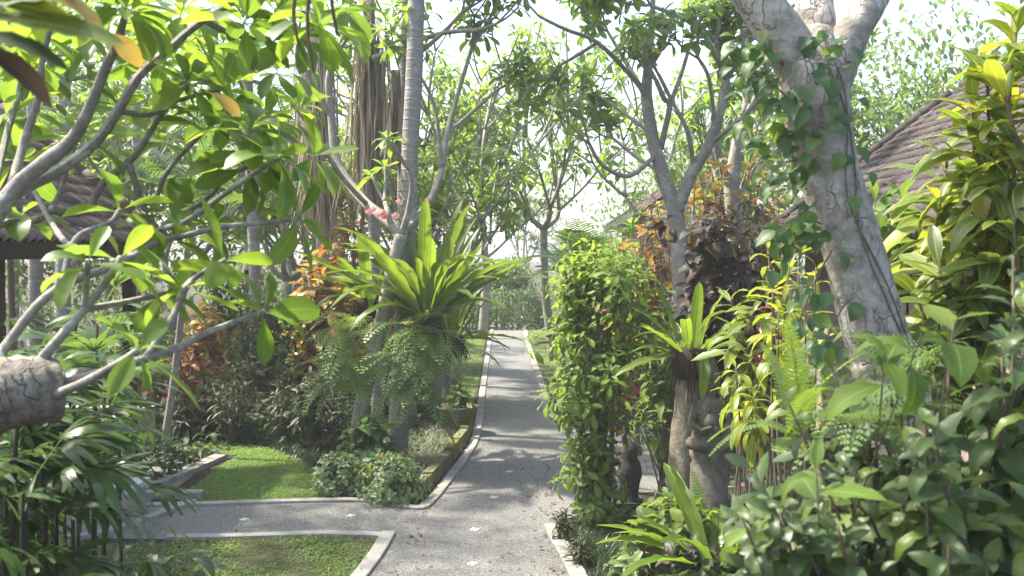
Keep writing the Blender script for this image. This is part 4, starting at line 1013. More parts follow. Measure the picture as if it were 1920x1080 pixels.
# pink blossoms
def blossoms(th, c, n, spread, L, mat, seed, np_=5):
    rng = random.Random(seed)
    for i in range(n):
        p = Vector(c) + Vector((rng.gauss(0, spread), rng.gauss(0, spread), rng.gauss(0, spread * .7))); ax = Vector((rng.uniform(-.5, .5), -1, rng.uniform(0, .8))).normalized()
        a = ax.orthogonal().normalized(); b = ax.cross(a)
        its = []
        for k in range(np_):
            r = a * math.cos(k * 6.283 / np_) + b * math.sin(k * 6.283 / np_); its.append((0, frame(p, r + ax * .5, ax - r * .5, L)))
        me = merged('blossom', 'petal', its, M[mat], np.random.RandomState(seed + i)); link('blossom', me, M[mat], th)
blossoms(frt, W(716, 402, Zf - .4), 9, .09, .075, 'petal_pink', 5)

def nest_fern(label, c, n, L, seed, lo=.2, hi=1.35, maxobj=60, name='nest_fern', mat='nest', azs=None, sx=1.0):
    rng = random.Random(seed); th = thing(name, label, 'fern', c); c = Vector(c); items = []
    for i in range(n):
        az = i * 2.4 + rng.uniform(-.2, .2); t = i / n; el = hi + (lo - hi) * t + rng.uniform(-.15, .15)
        d = Vector((math.cos(az) * math.cos(el), math.sin(az) * math.cos(el), math.sin(el)))
        rad = Vector((math.cos(az), math.sin(az), 0))
        items.append((rng.randrange(len(T['nest'])), frame(c + rad * .1, d, Vector((-rad.x * math.sin(el), -rad.y * math.sin(el), math.cos(el))) + Vector((rng.uniform(-.3, .3), rng.uniform(-.3, .3), 0)), L * rng.uniform(.7, 1.12), sx)))
    foliage(th, 'nest', items, M[mat], maxobj, 'frond', 'foliage', 9, seed)
    mb = MB(); q = random.Random(seed)
    for i in range(60):
        a = q.uniform(0, 6.283); r = q.uniform(.05, .22); p = c + Vector((math.cos(a) * r, math.sin(a) * r, q.uniform(-.12, .1))); mb.tube([p, p + Vector((math.cos(a) * .08, math.sin(a) * .08, -q.uniform(.1, .35)))], [.012, .004], 4)
    mb.lathe(c, [(.02, -.28), (.16, -.22), (.22, -.05), (.2, .08), (.08, .12), (.01, .1)], 12)
    link('root_ball', mb.mesh('root_ball'), M['fibre'], th)
    return th
nest_fern('large sunlit bird nest fern lodged against the ringed palm trunk', W(800, 605, 13.7), 44, 1.85, 81, .5, 1.45, sx=.68)
nest_fern('bird nest fern on the shaded side of the twisted frangipani', W(690, 570, 14.5), 20, 1.2, 82, .25, 1.2)
nest_fern('yellow green fern hanging beside the path below the large nest fern', W(845, 640, 14.4), 22, .95, 83, .1, 1.3, sx=.75)

def hanging(label, c, n, L, seed, key='lace', mat='fern', maxobj=70, rx=.25, h=.8, lo=-.5, hi=.6):
    rng = random.Random(seed); th = thing('hanging_fern', label, 'fern', c); c = Vector(c); items = []
    for i in range(n):
        az = -1.57 + rng.uniform(-1.5, 1.5); el = rng.uniform(lo, hi); d = Vector((math.cos(az) * math.cos(el), math.sin(az) * math.cos(el), math.sin(el)))
        p = c + Vector((rng.uniform(-rx, rx), rng.uniform(-.15, .1), rng.uniform(-h, .1)))
        items.append((rng.randrange(len(T[key])), frame(p, d, (-d.x * .7, -d.y * .7, 1), L * rng.uniform(.7, 1.1))))
    foliage(th, key, items, M[mat], maxobj, 'frond', 'foliage', 9, seed)
    return th
hanging('pale lacy fern cascading left of the twisted frangipani', W(648, 610, 13.9), 56, .8, 91, rx=.16, h=.9)
hanging('lush lacy fern cascading in front of the ringed palm base', W(785, 622, 13.6), 85, .8, 92, rx=.33, h=.85)
hanging('dark grassy fern hanging between palm base and path', W(800, 740, 13.8), 24, .5, 93, 'sword', 'palm', rx=.2, h=.4)

# basil-like low bushes, groundcover and flowers at the corner
rr = random.Random(9)
for (x, y, w, h, lab, sd_) in ((635, 925, .42, .5, 'small leaved bush at the kerb left of the dark stone', 1), (735, 938, .5, .55, 'small leaved variegated bush at the corner of the kerb', 2), (690, 895, .38, .8, 'broader bush with one orange bloom behind the variegated bush', 3)):
    c = G(x, y); shrub('low_bush', lab, 'shrub', c, dome(random.Random(sd_), c, w, w, h, 120 if sd_ != 3 else 60, .12, .3), 'ovate' if sd_ != 3 else 'heart', 'variegated' if sd_ != 3 else 'ivy',   .12 if sd_ != 3 else .24, 8 if sd_ != 3 else 3, .35, -.3, .8, .005, seed=sd_ + 300, maxobj=150, nst=30)
fl_ = thing('marigold', 'orange bloom in the small bushes below the ringed palm', 'flower', W(713, 855, 12.4)); blossoms(fl_, W(713, 855, 12.3), 2, .015, .045, 'petal_orange', 3, 8)
fl_ = thing('marigold', 'orange bloom among the ferns near the path edge', 'flower', W(762, 845, 13.3)); blossoms(fl_, W(765, 842, 13.2), 1, .01, .045, 'petal_orange', 4, 8)
fl_ = thing('marigold', 'orange bloom beside the leafy column bush', 'flower', W(1163, 812, 10.6)); blossoms(fl_, W(1163, 812, 10.6), 2, .01, .04, 'petal_orange', 5, 8)
silver_poly = [G(790, 905), G(845, 850), G(868, 820), G(800, 800), G(765, 860)]
blades('silver_groundcover', silver_poly, 1500, .30, 'thin', M['silver'], 12, .0, label='tuft of thin silvery leaves inside the mossy kerb', cat='ground cover', tilt=.4)
# raised mossy kerb stones along the bed
ks = [G(812, 935), G(830, 915), G(848, 893), G(866, 868), G(880, 848), G(893, 826), G(900, 806), G(900, 785), G(896, 765)]
edg = thing('mossy_edging', 'raised mossy yellow green stone edging where the bed meets the path', 'edging', (ks[0].x, ks[0].y, 0))
er = random.Random(4)
for a_, b_ in zip(ks[:-1], ks[1:]):
    d = (b_ - a_); L_ = d.length; rz = math.atan2(d.y, d.x); c = (a_ + b_) / 2
    off = Vector((-d.y, d.x, 0)).normalized() * .20; k = max(1, int(L_ / .5))
    for i in range(k):
        q = a_ + d * ((i + .5) / k) + off; mb = MB(); mb.box((q.x, q.y, .09 + er.uniform(-.015, .015)), (L_ / k / 2 - .008, .075, .10), rz + er.uniform(-.04, .04), .86); link('stone', mb.mesh('stone', False), M['moss_stone'], edg)
# clay bowl planter and rocks
pl = thing('planter_pot', 'mossy stone bowl planter at the edge of the path', 'planter', G(858, 812))
mb = MB(); c = Vector(pl.location); mb.lathe(c, [(.12, 0), (.17, .03), (.14, .10), (.26, .26), (.34, .42), (.36, .45), (.32, .45), (.28, .38), (.02, .37)], 20); link('bowl', mb.mesh('bowl'), M['moss_stone'], pl)
mb = MB(); mb.lathe(c + Vector((0, 0, .378)), [(.28, 0), (.2, .03), (.01, .05)], 16); link('earth', mb.mesh('earth'), M['soil'], pl)
croton('leafy plant growing in the stone bowl planter', c + Vector((0, 0, .40)), .25, .4, 14, 'lush', .2, 7, 131, 'ovate', 40, name='potted_plant', cat='plant')
def rock(label, c, r, seed, mat='stone', flat=.7, group=None):
    rng = random.Random(seed); mb = MB(); n = 12; V = []; m = 7
    off = [rng.uniform(0, 6.28) for _ in range(4)]
    for i in range(m + 1):
        th_ = math.pi * i / m
        for k in range(n):
            a = 2 * math.pi * k / n; rr_ = r * (1 + .14 * math.sin(2 * a + off[0] + th_) + .1 * math.sin(3 * a + off[1] - 2 * th_) + .08 * math.sin(5 * th_ + off[2]))
            V.append((c[0] + rr_ * math.sin(th_) * math.cos(a), c[1] + rr_ * math.sin(th_) * math.sin(a), c[2] + rr_ * flat * (math.cos(th_) + .55)))
    F = [(i * n + k, (i + 1) * n + k, (i + 1) * n + (k + 1) % n, i * n + (k + 1) % n) for i in range(m) for k in range(n)]
    mb.add(V, F); o = link('rock', mb.mesh('rock'), M[mat]); return tag(o, label, 'rock', group)
rock('dark round stone at the kerb between the two small bushes', G(657, 930), .13, 1, 'stone_dark')
rock('pinkish boulder at the back edge of the lawn', G(592, 838), .2, 2, 'stone_pale')
rock('grey boulder under the ferns beside the bowl planter', G(848, 790), .24, 3, 'stone')
rock('small mossy boulder behind the bowl planter', G(872, 772), .2, 4, 'moss_stone')

# dead palm skirts hanging in the trees
def dead_skirt(label, top, bot, w, n, seed):
    rng = random.Random(seed); t_, b_ = Vector(top), Vector(bot); th = thing('dead_palm_skirt', label, 'dead fronds', t_); items = []; L = (t_ - b_).length
    for i in range(n):
        f = rng.random() ** 1.4 * .75; p = t_.lerp(b_, f) + Vector((rng.gauss(0, w * .45), rng.gauss(0, w * .45), 0)); a = rng.uniform(0, 6.283)
        d = Vector((math.cos(a) * .12, math.sin(a) * .12, -1)); ln = L * (1 - f) * rng.uniform(.55, 1.08)
        items.append((rng.randrange(3), frame(p, d, (math.cos(a), math.sin(a), .3), ln, 1.1 * .8 / max(ln, .3))))
    link('dead_fronds', merged('dead_fronds', 'strand', items, M['dead'], np.random.RandomState(seed)), M['dead'], th, 'stuff')
    mb = MB(); mb.tube([t_ + Vector((0, 0, .15)), t_.lerp(b_, .3), t_.lerp(b_, .8)], [w * .35, w * .4, w * .15], 8); link('core', mb.mesh('core'), M['bark_brown'], th)
    return th
dead_skirt('long grey skirt of dead palm fronds hanging left of the ringed palm', W(690, 20, 16), W(705, 410, 16), .26, 420, 1)
dead_skirt('short brown dead fronds hanging close against the ringed palm', W(742, 150, 15.6), W(748, 330, 15.6), .2, 240, 2)
dead_skirt('dark brown skirt of dead fronds behind the foreground branches', W(592, 40, 18), W(610, 450, 18), .32, 420, 3)
for nm, x, Z, r, lab in (('tall_palm', 697, 16.2, .09, 'slim palm stem carrying the long grey dead skirt'), ('tall_palm', 600, 18.2, .12, 'palm stem carrying the dark brown dead skirt')):
    t_ = thing(nm, lab, 'palm', GX(x + 10, Z)); b_ = Vector(t_.location)
    branch_part(t_, 'trunk', [b_, W(x + 5, 450, Z), W(x, 200, Z), W(x - 4, 0, Z), W(x - 4, -200, Z)], [r * 1.2, r, r, r * .9, r * .8], M['bark_palm'], 10, 4, .02)
    items = []
    for i in range(18):
        az = i * 2.4; el = rr.uniform(-.4, 1.1); d = Vector((math.cos(az) * math.cos(el), math.sin(az) * math.cos(el), math.sin(el)))
        items.append((rr.randrange(3), frame(W(x - 4, -200, Z), d, (-d.x * .5, -d.y * .5, 1), rr.uniform(1.4, 2.0))))
    foliage(t_, 'palm', items, M['palm'], 40, 'frond', 'crown')

# ------------------------------------------------------------------ the column bush right of the path
cb = G(1128, 985); rr = random.Random(101); tips = []
for i in range(312):
    y = 488 + 450 * rr.random() ** 1.25
    hw = 88 if 535 < y < 690 else (48 + (y - 488) * .85 if y <= 535 else max(16, 88 - (y - 690) * .36))
    cx = 1128 + (12 if y < 700 else -18)
    if i % 8 == 0:
        a = rr.uniform(0, 6.283); q = math.sqrt(rr.uniform(.2, 1)) * hw / FPX * 10.9
        c = W(cx, y, 10.9) + Vector((math.cos(a) * q, math.sin(a) * q, 0))
    tips.append(c + Vector((rr.gauss(0, .15), rr.gauss(0, .15), rr.gauss(0, .16))))
cbush = shrub('column_bush', 'tall leafy light green column bush standing at the path junction', 'shrub', cb, tips, 'bush', 'bush', .21, 9, .15, -.25, 1.0, .012, 'bark_brown', 101, 300, nst=26, outward=.5, bend=.1)
for dx in (-.06, .07):
    p = cb + Vector((dx, 0, 0)); branch_part(cbush, 'stem', [p, p + Vector((dx * .5, .02, .8)), p + Vector((dx, 0, 2.0))], [.035, .03, .018], M['bark_brown'], 7, 4, .08)

# ------------------------------------------------------------------ right middle ground
# two frangipani trunks
rf = [([GX(1285, 15), W(1278, 560, 15), W(1272, 440, 15), W(1262, 385, 15), W(1240, 320, 15), W(1222, 250, 15), W(1212, 180, 15), W(1215, 130, 15)], .15, .075, 2),
      ([W(1268, 400, 15), W(1295, 330, 14.8), W(1330, 270, 14.6), W(1352, 200, 14.4), W(1362, 150, 14.4)], .10, .06, 3),
      ([W(1238, 280, 15), W(1255, 200, 14.8), W(1245, 185, 14.7), W(1230, 150, 14.6)], .05, .035, 2),
      ([W(1230, 290, 15), W(1180, 330, 14.5), W(1130, 310, 14.2), W(1105, 270, 14)], .04, .025, 2),
      ([W(1215, 190, 15), W(1190, 150, 14.8), W(1120, 80, 14.5), W(1060, 55, 14.3), W(1010, 30, 14.2)], .045, .02, 2),
      ([W(1215, 130, 15), W(1222, 60, 15), W(1225, -20, 15)], .05, .04, 3),
      ([W(1300, 320, 14.8), W(1290, 250, 14.4), W(1260, 190, 14.2), W(1235, 140, 14)], .04, .025, 2),
      ([W(1362, 150, 14.4), W(1330, 80, 14), W(1290, 40, 13.8), W(1220, 10, 13.6)], .045, .025, 3),
      ([W(1340, 235, 14.5), W(1330, 150, 14), W(1310, 110, 13.8)], .035, .022, 2),
      ([W(1120, 80, 14.5), W(1080, 105, 14.8), W(1045, 125, 15)], .03, .02, 2), ([W(1222, 250, 15), W(1180, 220, 15.4), W(1140, 190, 15.8)], .035, .022, 2), ([W(1212, 180, 15), W(1170, 110, 15.5), W(1140, 60, 15.8)], .04, .024, 2),
      ([W(1255, 200, 14.8), W(1280, 130, 15), W(1300, 60, 15.2)], .04, .024, 2), ([W(1330, 270, 14.6), W(1380, 230, 14.2), W(1420, 190, 14)], .04, .024, 2), ([W(1240, 320, 15), W(1200, 300, 15.6), W(1150, 260, 16)], .035, .022, 2)]
frangipani('tall frangipani with grey forked trunk behind the dark purple shrub', rf, .27, 10, 111, 2, .5, 300, bark='bark_frangi', up=.22)
rf2 = [([GX(1390, 17), W(1380, 480, 17), W(1372, 380, 17), W(1380, 290, 17), W(1398, 220, 17)], .17, .10, 2),
       ([W(1372, 360, 17), W(1345, 280, 16.8), W(1350, 220, 16.6)], .08, .05, 2), ([W(1392, 240, 17), W(1430, 150, 16.8), W(1440, 60, 16.6)], .08, .05, 3), ([W(1398, 220, 17), W(1405, 120, 17), W(1390, 20, 17)], .08, .05, 3)]
frangipani('thick barked frangipani between the forked one and the big tree', rf2, .28, 10, 112, 2, .55, 220, bark='bark_frangi', up=.2)
# dark purple shrub
rr = random.Random(120); tips = [W(rr.gauss(1345, 42), rr.uniform(380, 690), rr.uniform(10.4, 11.4)) for _ in range(95)]
shrub('purple_shrub', 'dark purple leaved shrub in front of the forked frangipani', 'shrub', GX(1345, 11), tips, 'heart', 'purple', .20, 6, .16, -.5, .8, .014, 'bark_brown', 120, 300, nst=22, outward=.3)
# yellow and green crotons to the right of it
tipped('croton_shrub', 'yellow green striped croton below the dark purple shrub', 'shrub', GX(1410, 9.2), [(1410, 590, 9), (1385, 620, 9), (1440, 560, 9.1), (1400, 660, 8.8), (1450, 640, 9), (1370, 560, 9.3)], 'croton', 'croton_dark', .40, 14, .22, 121, maxobj=80, lo=-.4, hi=1.0)
tipped('croton_shrub', 'light croton shrub left of the big trunk at its middle', 'shrub', GX(1500, 8.2), [(1480, 500, 8), (1510, 560, 7.8), (1450, 520, 8.3), (1500, 620, 7.9), (1460, 580, 8), (1530, 500, 8.2), (1440, 470, 8.4), (1500, 430, 8.6), (1530, 640, 7.6)], 'croton', 'croton_yellow', .28, 14, .3, 122, maxobj=110, lo=-.4, hi=1.0)
tipped('croton_shrub', 'small drooping croton beside the carved stone figure', 'shrub', GX(1420, 8.6), [(1412, 745, 8.4), (1425, 720, 8.5), (1380, 690, 8.7)], 'croton', 'croton_yellow', .3, 14, .25, 123, maxobj=50, lo=-.7, hi=.9)
tipped('croton_shrub', 'reddish croton glimpsed low between the crotons and the big trunk', 'shrub', GX(1450, 9.0), [(1455, 580, 8.9), (1420, 610, 9), (1470, 640, 8.8)], 'croton', 'cordyline_red', .28, 9, .2, 124, maxobj=40)
croton('dull green croton behind the column bush', GX(1250, 12.2), .45, 2.3, 26, 'lush', .3, 10, 125, 'croton', 90)
croton('red cordyline glowing above the column bush', GX(1195, 14.5), .25, 2.6, 9, 'cordyline_red', .38, 12, 126, 'strap', 80, name='cordyline', cat='shrub', frac=.2)
croton('orange croton beneath the small distant roof', GX(1155, 19), .5, 3.25, 30, 'croton_orange', .40, 12, 127, 'croton_broad', 110)
croton('tall orange croton left of the forked frangipani trunk', GX(1225, 18), .45, 4.2, 28, 'croton_orange', .40, 12, 128, 'croton', 100)
croton('golden orange croton right of the forked frangipani trunk', GX(1325, 16), .6, 4.6, 40, 'croton_orange', .40, 12, 129, 'croton_broad', 130)
croton('yellow orange croton high beside the big trunk', GX(1430, 15.5), .55, 4.7, 30, 'croton_orange', .36, 12, 130, 'croton', 90)
croton('copper leaved croton in front of the tiled roof end', GX(1410, 14), .45, 3.9, 18, 'cordyline_dark', .3, 9, 132, 'croton_broad', 80)

# stump, carved figure, dark lantern stone
st = thing('tree_stump', 'rough brown tree stump beside the carved stone figure', 'stump', GX(1288, 10.2)); sp = Vector(st.location)
branch_part(st, 'trunk', [sp, sp + Vector((-.02, 0, .5)), sp + Vector((.02, 0, 1.2)), sp + Vector((.08, 0, 1.85))], [.22, .18, .16, .18], M['bark_moss'], 16, 6, .09, random.Random(6))
nest_fern('upright bird nest fern growing on top of the stump', sp + Vector((.04, -.05, 1.92)), 26, .8, 84, .1, 1.3)
fg = thing('stone_figure', 'weathered carved stone figure seated beside the stump', 'statue', GX(1332, 10.0)); fp = Vector(fg.location)
mb = MB(); mb.lathe(fp, [(.24, 0), (.24, .12), (.2, .16), (.19, .84), (.17, .88), (.2, .93), (.2, .99), (.02, 1.0)], 16); link('pedestal', mb.mesh('pedestal'), M['stone'], fg)
fp = fp + Vector((0, 0, .44))
mb = MB(); mb.lathe(fp + Vector((0, 0, .54)), [(.17, 0), (.2, .08), (.17, .2), (.13, .3), (.15, .4), (.12, .5), (.06, .54), (.055, .58), (.1, .63), (.11, .71), (.08, .80), (.02, .84)], 16, 1, .85)
for s in (-1, 1):
    mb.tube([fp + Vector((s * .13, 0, .98)), fp + Vector((s * .19, -.05, .82)), fp + Vector((s * .1, -.15, .76)), fp + Vector((0, -.17, .80))], [.05, .045, .04, .035], 8)
    mb.tube([fp + Vector((s * .08, -.02, .62)), fp + Vector((s * .2, -.12, .64)), fp + Vector((s * .05, -.2, .6))], [.08, .07, .05], 8)
    mb.lathe(fp + Vector((s * .05, -.075, 1.2)), [(.001, -.02), (.018, 0), (.001, .02)], 6)
mb.lathe(fp + Vector((0, -.1, 1.17)), [(.001, -.03), (.022, -.01), (.001, .04)], 6); mb.lathe(fp + Vector((0, -.09, .85)), [(.001, -.1), (.09, -.06), (.1, 0), (.05, .08), (.001, .1)], 10)
link('body', mb.mesh('body'), M['stone'], fg)
mb = MB(); mb.lathe(fp + Vector((0, .01, 1.28)), [(.12, 0), (.125, .03), (.09, .06), (.095, .1), (.06, .14), (.06, .18), (.02, .24), (.004, .27)], 14); link('headdress', mb.mesh('headdress'), M['stone'], fg)
ld = thing('stone_finial', 'dark carved stone ornament standing beside the column bush', 'ornament', GX(1182, 11.4)); lp = Vector(ld.location)
mb = MB(); mb.box(lp + Vector((0, 0, .06)), (.16, .16, .06)); link('plinth', mb.mesh('plinth', False), M['stone_dark'], ld)
mb = MB(); mb.lathe(lp + Vector((0, 0, .12)), [(.13, 0), (.10, .06), (.12, .2), (.15, .3), (.13, .42), (.09, .5), (.11, .56), (.07, .64), (.02, .7)], 14); link('body', mb.mesh('body'), M['stone_dark'], ld)

ferns('sword fern hiding the feet of the carved stone figure', GX(1335, 9.3, .15), 20, .75, 'sword', 'fern_light', 54, lo=.2, hi=1.2)
# lower right foreground: nest fern, dark cordylines, mondo grass
nest_fern('low bird nest fern with long arching fronds below the stump', GX(1345, 8.3, .25), 30, 1.05, 85, .05, 1.25, sx=1.05)
croton('leafy green bush between the finial stone and the low nest fern', GX(1270, 9.0), .5, .75, 34, 'lush', .26, 9, 141, 'ovate', 160, name='leafy_bush', frac=.5)
croton('dark bronze leaved bush in front of the low nest fern', GX(1300, 8.3), .4, .55, 34, 'cordyline_dark', .2, 9, 142, 'ovate', 160, name='bronze_bush', frac=.5)
croton('small reddish croton at the corner of the path kerb', GX(1056, 10.2), .1, .32, 7, 'cordyline_dark', .13, 12, 143, 'croton', 40, name='dwarf_croton', frac=.7)
croton('second small reddish croton inside the path kerb', GX(1092, 9.4), .1, .32, 7, 'cordyline_dark', .13, 12, 144, 'croton', 40, name='dwarf_croton', frac=.7)
croton('small variegated plant at the bottom edge right of the kerb', GX(1178, 8.7), .14, .35, 8, 'variegated', .2, 6, 145, 'ovate', 40, name='variegated_plant', cat='plant')
mondo = [G(1085, 1085), G(1062, 1010), G(1100, 985), G(1160, 965), G(1330, 905), (2.6, 11.2), (3.2, 7), (1.0, 7)]
blades('mondo_grass', mondo, 9000, .26, 'thin', M['mondo'], 14, 0, label='dark mondo grass carpet right of the path', cat='ground cover', tilt=.5)

# white post and low wall near the side path
wp = thing('white_plinth', 'small white plinth with slab top beside the lady palm', 'plinth', G(232, 968)); c = Vector(wp.location)
mb = MB(); mb.box(c + Vector((0, 0, .16)), (.16, .26, .16)); link('base', mb.mesh('base', False), M['wall'], wp)
mb = MB(); mb.box(c + Vector((0, 0, .35)), (.2, .3, .03)); link('slab', mb.mesh('slab', False), M['white_paint'], wp)
mb = MB(); mb.box((-6.6, 14.6, .35), (1.3, .12, .35)); lw = link('low_wall', mb.mesh('low_wall', False), M['wall']); tag(lw, 'low white wall glimpsed behind the lady palm', 'wall')

# ------------------------------------------------------------------ left middle ground beds
def ground_x(px, Z): return GX(px, Z)
LB = [  # label, px, Z, half width, height, tips, mat, L, per, key, maxobj, name
    ('orange croton left of the pale palm stem', 380, 19, .7, 1.9, 30, 'croton_orange', .4, 9, 'croton_broad', 90),
    ('broad orange croton behind the shaded nest fern', 610, 17.5, .7, 3.0, 44, 'croton_orange', .42, 9, 'croton_broad', 130),
    ('tall amber croton under the brown dead skirt', 655, 19, .7, 4.6, 40, 'croton_orange', .44, 9, 'croton', 110),
    ('fiery croton between the ringed palm and the far frangipani', 815, 20, .5, 4.1, 26, 'croton_orange', .34, 9, 'croton', 80),
    ('pink tinged croton right of the ringed palm', 760, 18, .5, 3.9, 24, 'croton_orange', .3, 8, 'croton', 70),
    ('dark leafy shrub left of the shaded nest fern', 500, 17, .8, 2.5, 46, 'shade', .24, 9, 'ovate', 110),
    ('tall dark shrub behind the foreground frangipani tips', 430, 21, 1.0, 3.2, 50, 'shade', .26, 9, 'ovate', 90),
    ('lush green shrub under the tiled eave', 250, 20, 1.2, 2.3, 50, 'lush', .3, 8, 'croton', 100),
    ('lime shrub glowing in the sun beyond the pale palm stem', 540, 24, 1.1, 1.5, 46, 'bush', .26, 8, 'ovate', 60),
    ('sunlit lime shrub left of the pale palm stem', 400, 25, 1.0, 1.4, 46, 'bush', .26, 8, 'ovate', 60),
    ('red cordyline beneath the eave', 285, 17, .3, 2.3, 8, 'cordyline_red', .38, 11, 'strap', 60),
    ('red flowering cordyline beside the slim tree stem', 340, 16, .3, 1.6, 9, 'cordyline_red', .32, 10, 'strap', 60),
    ('yellow croton peeping out behind the dark shrub', 600, 21, .5, 2.6, 20, 'croton_yellow', .3, 9, 'croton_broad', 60),
]
for i, (lab, px, Z, w, h, n, mt, L, per, key, mo) in enumerate(LB):
    croton(lab, GX(px, Z), w, h, n, mt, L, per, 200 + i, key, mo, name='cordyline' if 'cordyline' in lab else ('croton_shrub' if 'croton' in lab else 'garden_shrub'))
for i, (px, Z, lab) in enumerate(((345, 15.6, 'dark cordyline at the left end of the bed behind the lawn'), (395, 15.9, 'dark cordyline second from the left behind the lawn'), (430, 15.4, 'brown cordyline with upright new shoots at the lawn edge'),
                      (485, 16.2, 'dark cordyline at the foot of the pale palm stem'), (530, 15.4, 'wide dark cordyline right of the pale palm stem'), (575, 15.0, 'dark cordyline nearest the pinkish boulder'), (620, 15.6, 'dark cordyline under the hanging lacy fern'), (560, 17.0, 'tall dark cordyline behind the boulder'), (440, 17.2, 'tall dark cordyline left behind the pale palm stem'))):
    croton(lab, GX(px, Z), .35, .75 + .25 * (i % 3), 16, 'cordyline_dark', .3, 10, 220 + i, 'croton' if i % 2 else 'strap', 60, 'dark cordylines behind the lawn', name='cordyline', frac=.5)
# stems of slim trees on the left
def slim(name, label, px, Z, py0, py1, r, lean=0, mat='bark_palm', crown=True, seed=0):
    t_ = thing(name, label, 'tree', GX(px, Z)); b_ = Vector(t_.location); tp = W(px + lean, py1, Z)
    branch_part(t_, 'trunk', [b_, b_.lerp(tp, .4) + Vector((.04, 0, 0)), tp], [r * 1.15, r, r * .85], M[mat], 10, 6, .04, random.Random(seed))
    if crown:
        rng = random.Random(seed); its = []
        for i in range(14):
            az = i * 2.4; el = rng.uniform(-.3, 1.1); d = Vector((math.cos(az) * math.cos(el), math.sin(az) * math.cos(el), math.sin(el)))
            its.append((rng.randrange(3), frame(tp, d, (-d.x * .5, -d.y * .5, 1), rng.uniform(1.1, 1.6))))
        foliage(t_, 'palm', its, M['palm'], 30, 'frond', 'crown', seed=seed)
    return t_
slim('slim_palm', 'pale palm stem standing in the bed behind the lawn', 478, 19.5, 745, 150, .115, -14, seed=1)
slim('slim_palm', 'grey palm stem under the left tiled eave', 60, 18, 600, 60, .13, 0, seed=2)
slim('slim_palm', 'thin brown stem at the left edge under the eave', 16, 17, 600, 300, .06, -4, 'bark_brown', seed=3)
slim('slim_palm', 'slanting slim stem beside the red cordyline', 300, 14.5, 740, 380, .05, 60, 'bark_frangi', seed=4)
slim('slim_palm', 'tall bare palm stem behind the upper frangipani branches', 110, 22, 600, -60, .16, 10, seed=5)
slim('slim_palm', 'pale slender palm behind the yellowing leaf', 250, 24, 600, -80, .12, 5, seed=6)
blades('mondo_grass', [G(300, 850), G(330, 826), G(420, 822), G(500, 836), G(560, 858), G(615, 900), G(640, 850), G(600, 800), G(480, 795), G(340, 800)], 7000, .28, 'thin', M['mondo'], 15, 0, label='dark grassy ground cover along the back of the lawn', cat='ground cover', tilt=.5)

# undergrowth: uncountable low foliage that closes the beds
def undergrowth(label, poly, n, L, h, key, mat, seed):
    rng = np.random.RandomState(seed); r2 = random.Random(seed); xs = [p[0] for p in poly]; ys = [p[1] for p in poly]
    x = rng.uniform(min(xs), max(xs), n * 4); y = rng.uniform(min(ys), max(ys), n * 4); k = inside(poly, x, y); x, y = x[k][:n], y[k][:n]
    items = []
    for a, b in zip(x, y):
        hz = h * (.5 + .5 * math.sin(a * 1.7 + math.sin(b * 1.3) * 2)) * r2.uniform(.1, 1)
        d = Vector((r2.uniform(-1, 1), r2.uniform(-1, 1), r2.uniform(-.3, .7)))
        items.append((r2.randrange(len(T[key])), frame((a, b, .02 + hz), d, (r2.uniform(-.5, .5), r2.uniform(-.7, .3), 1), L * r2.uniform(.6, 1.2))))
    o = link('undergrowth', merged('undergrowth', key, items, M[mat], rng), M[mat], None, 'stuff'); o['label'] = label; o['category'] = 'undergrowth'
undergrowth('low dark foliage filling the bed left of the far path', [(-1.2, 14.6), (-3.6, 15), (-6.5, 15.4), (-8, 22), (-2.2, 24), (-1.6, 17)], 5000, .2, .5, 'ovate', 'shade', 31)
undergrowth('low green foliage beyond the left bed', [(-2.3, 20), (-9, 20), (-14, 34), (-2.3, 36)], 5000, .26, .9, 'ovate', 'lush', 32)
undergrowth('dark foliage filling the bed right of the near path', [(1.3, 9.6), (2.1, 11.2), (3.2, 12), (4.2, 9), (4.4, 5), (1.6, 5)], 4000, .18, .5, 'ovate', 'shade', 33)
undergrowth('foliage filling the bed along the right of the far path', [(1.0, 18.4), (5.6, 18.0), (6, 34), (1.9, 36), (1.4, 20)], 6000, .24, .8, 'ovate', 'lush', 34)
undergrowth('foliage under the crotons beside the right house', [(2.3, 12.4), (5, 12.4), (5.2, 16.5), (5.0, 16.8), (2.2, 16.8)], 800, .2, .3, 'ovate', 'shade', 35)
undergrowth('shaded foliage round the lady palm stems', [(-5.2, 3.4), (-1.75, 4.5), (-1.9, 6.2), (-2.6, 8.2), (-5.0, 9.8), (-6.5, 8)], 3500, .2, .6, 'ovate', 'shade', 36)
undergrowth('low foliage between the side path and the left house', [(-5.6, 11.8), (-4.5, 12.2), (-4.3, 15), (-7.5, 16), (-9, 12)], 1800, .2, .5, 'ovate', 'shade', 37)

# ------------------------------------------------------------------ far frangipanis and trees along the path
def far_frangi(label, px, Z, h, seed, spreadx=0.0, lv=4, L=.29, maxobj=150, mat='frangipani_far', tw=1.0, r=.13, nleaf=14, fork_h=.35, spread=.5, lean=(0, 0), minpx=12, up=.16):
    rng = random.Random(seed); b = GX(px, Z); top = b + Vector((lean[0], lean[1], h * fork_h)); lim = [([b, b.lerp(top, .5) + Vector((rng.uniform(-.1, .1), 0, 0)), top], r, r * .75, None)]
    for k in range(4):
        a = k * 1.57 + rng.uniform(-.4, .4); q = top + Vector((math.cos(a) * .45, math.sin(a) * .45, .5)) * tw; lim.append(([top, top.lerp(q, .5) + Vector((math.cos(a) * .12, math.sin(a) * .12, 0)), q], r * .6, r * .45, lv - 1))
    return frangipani(label, lim, L, nleaf, seed, 0, h * .235, maxobj, mat, 'bark_frangi', spread=spread, minpx=minpx, up=up)
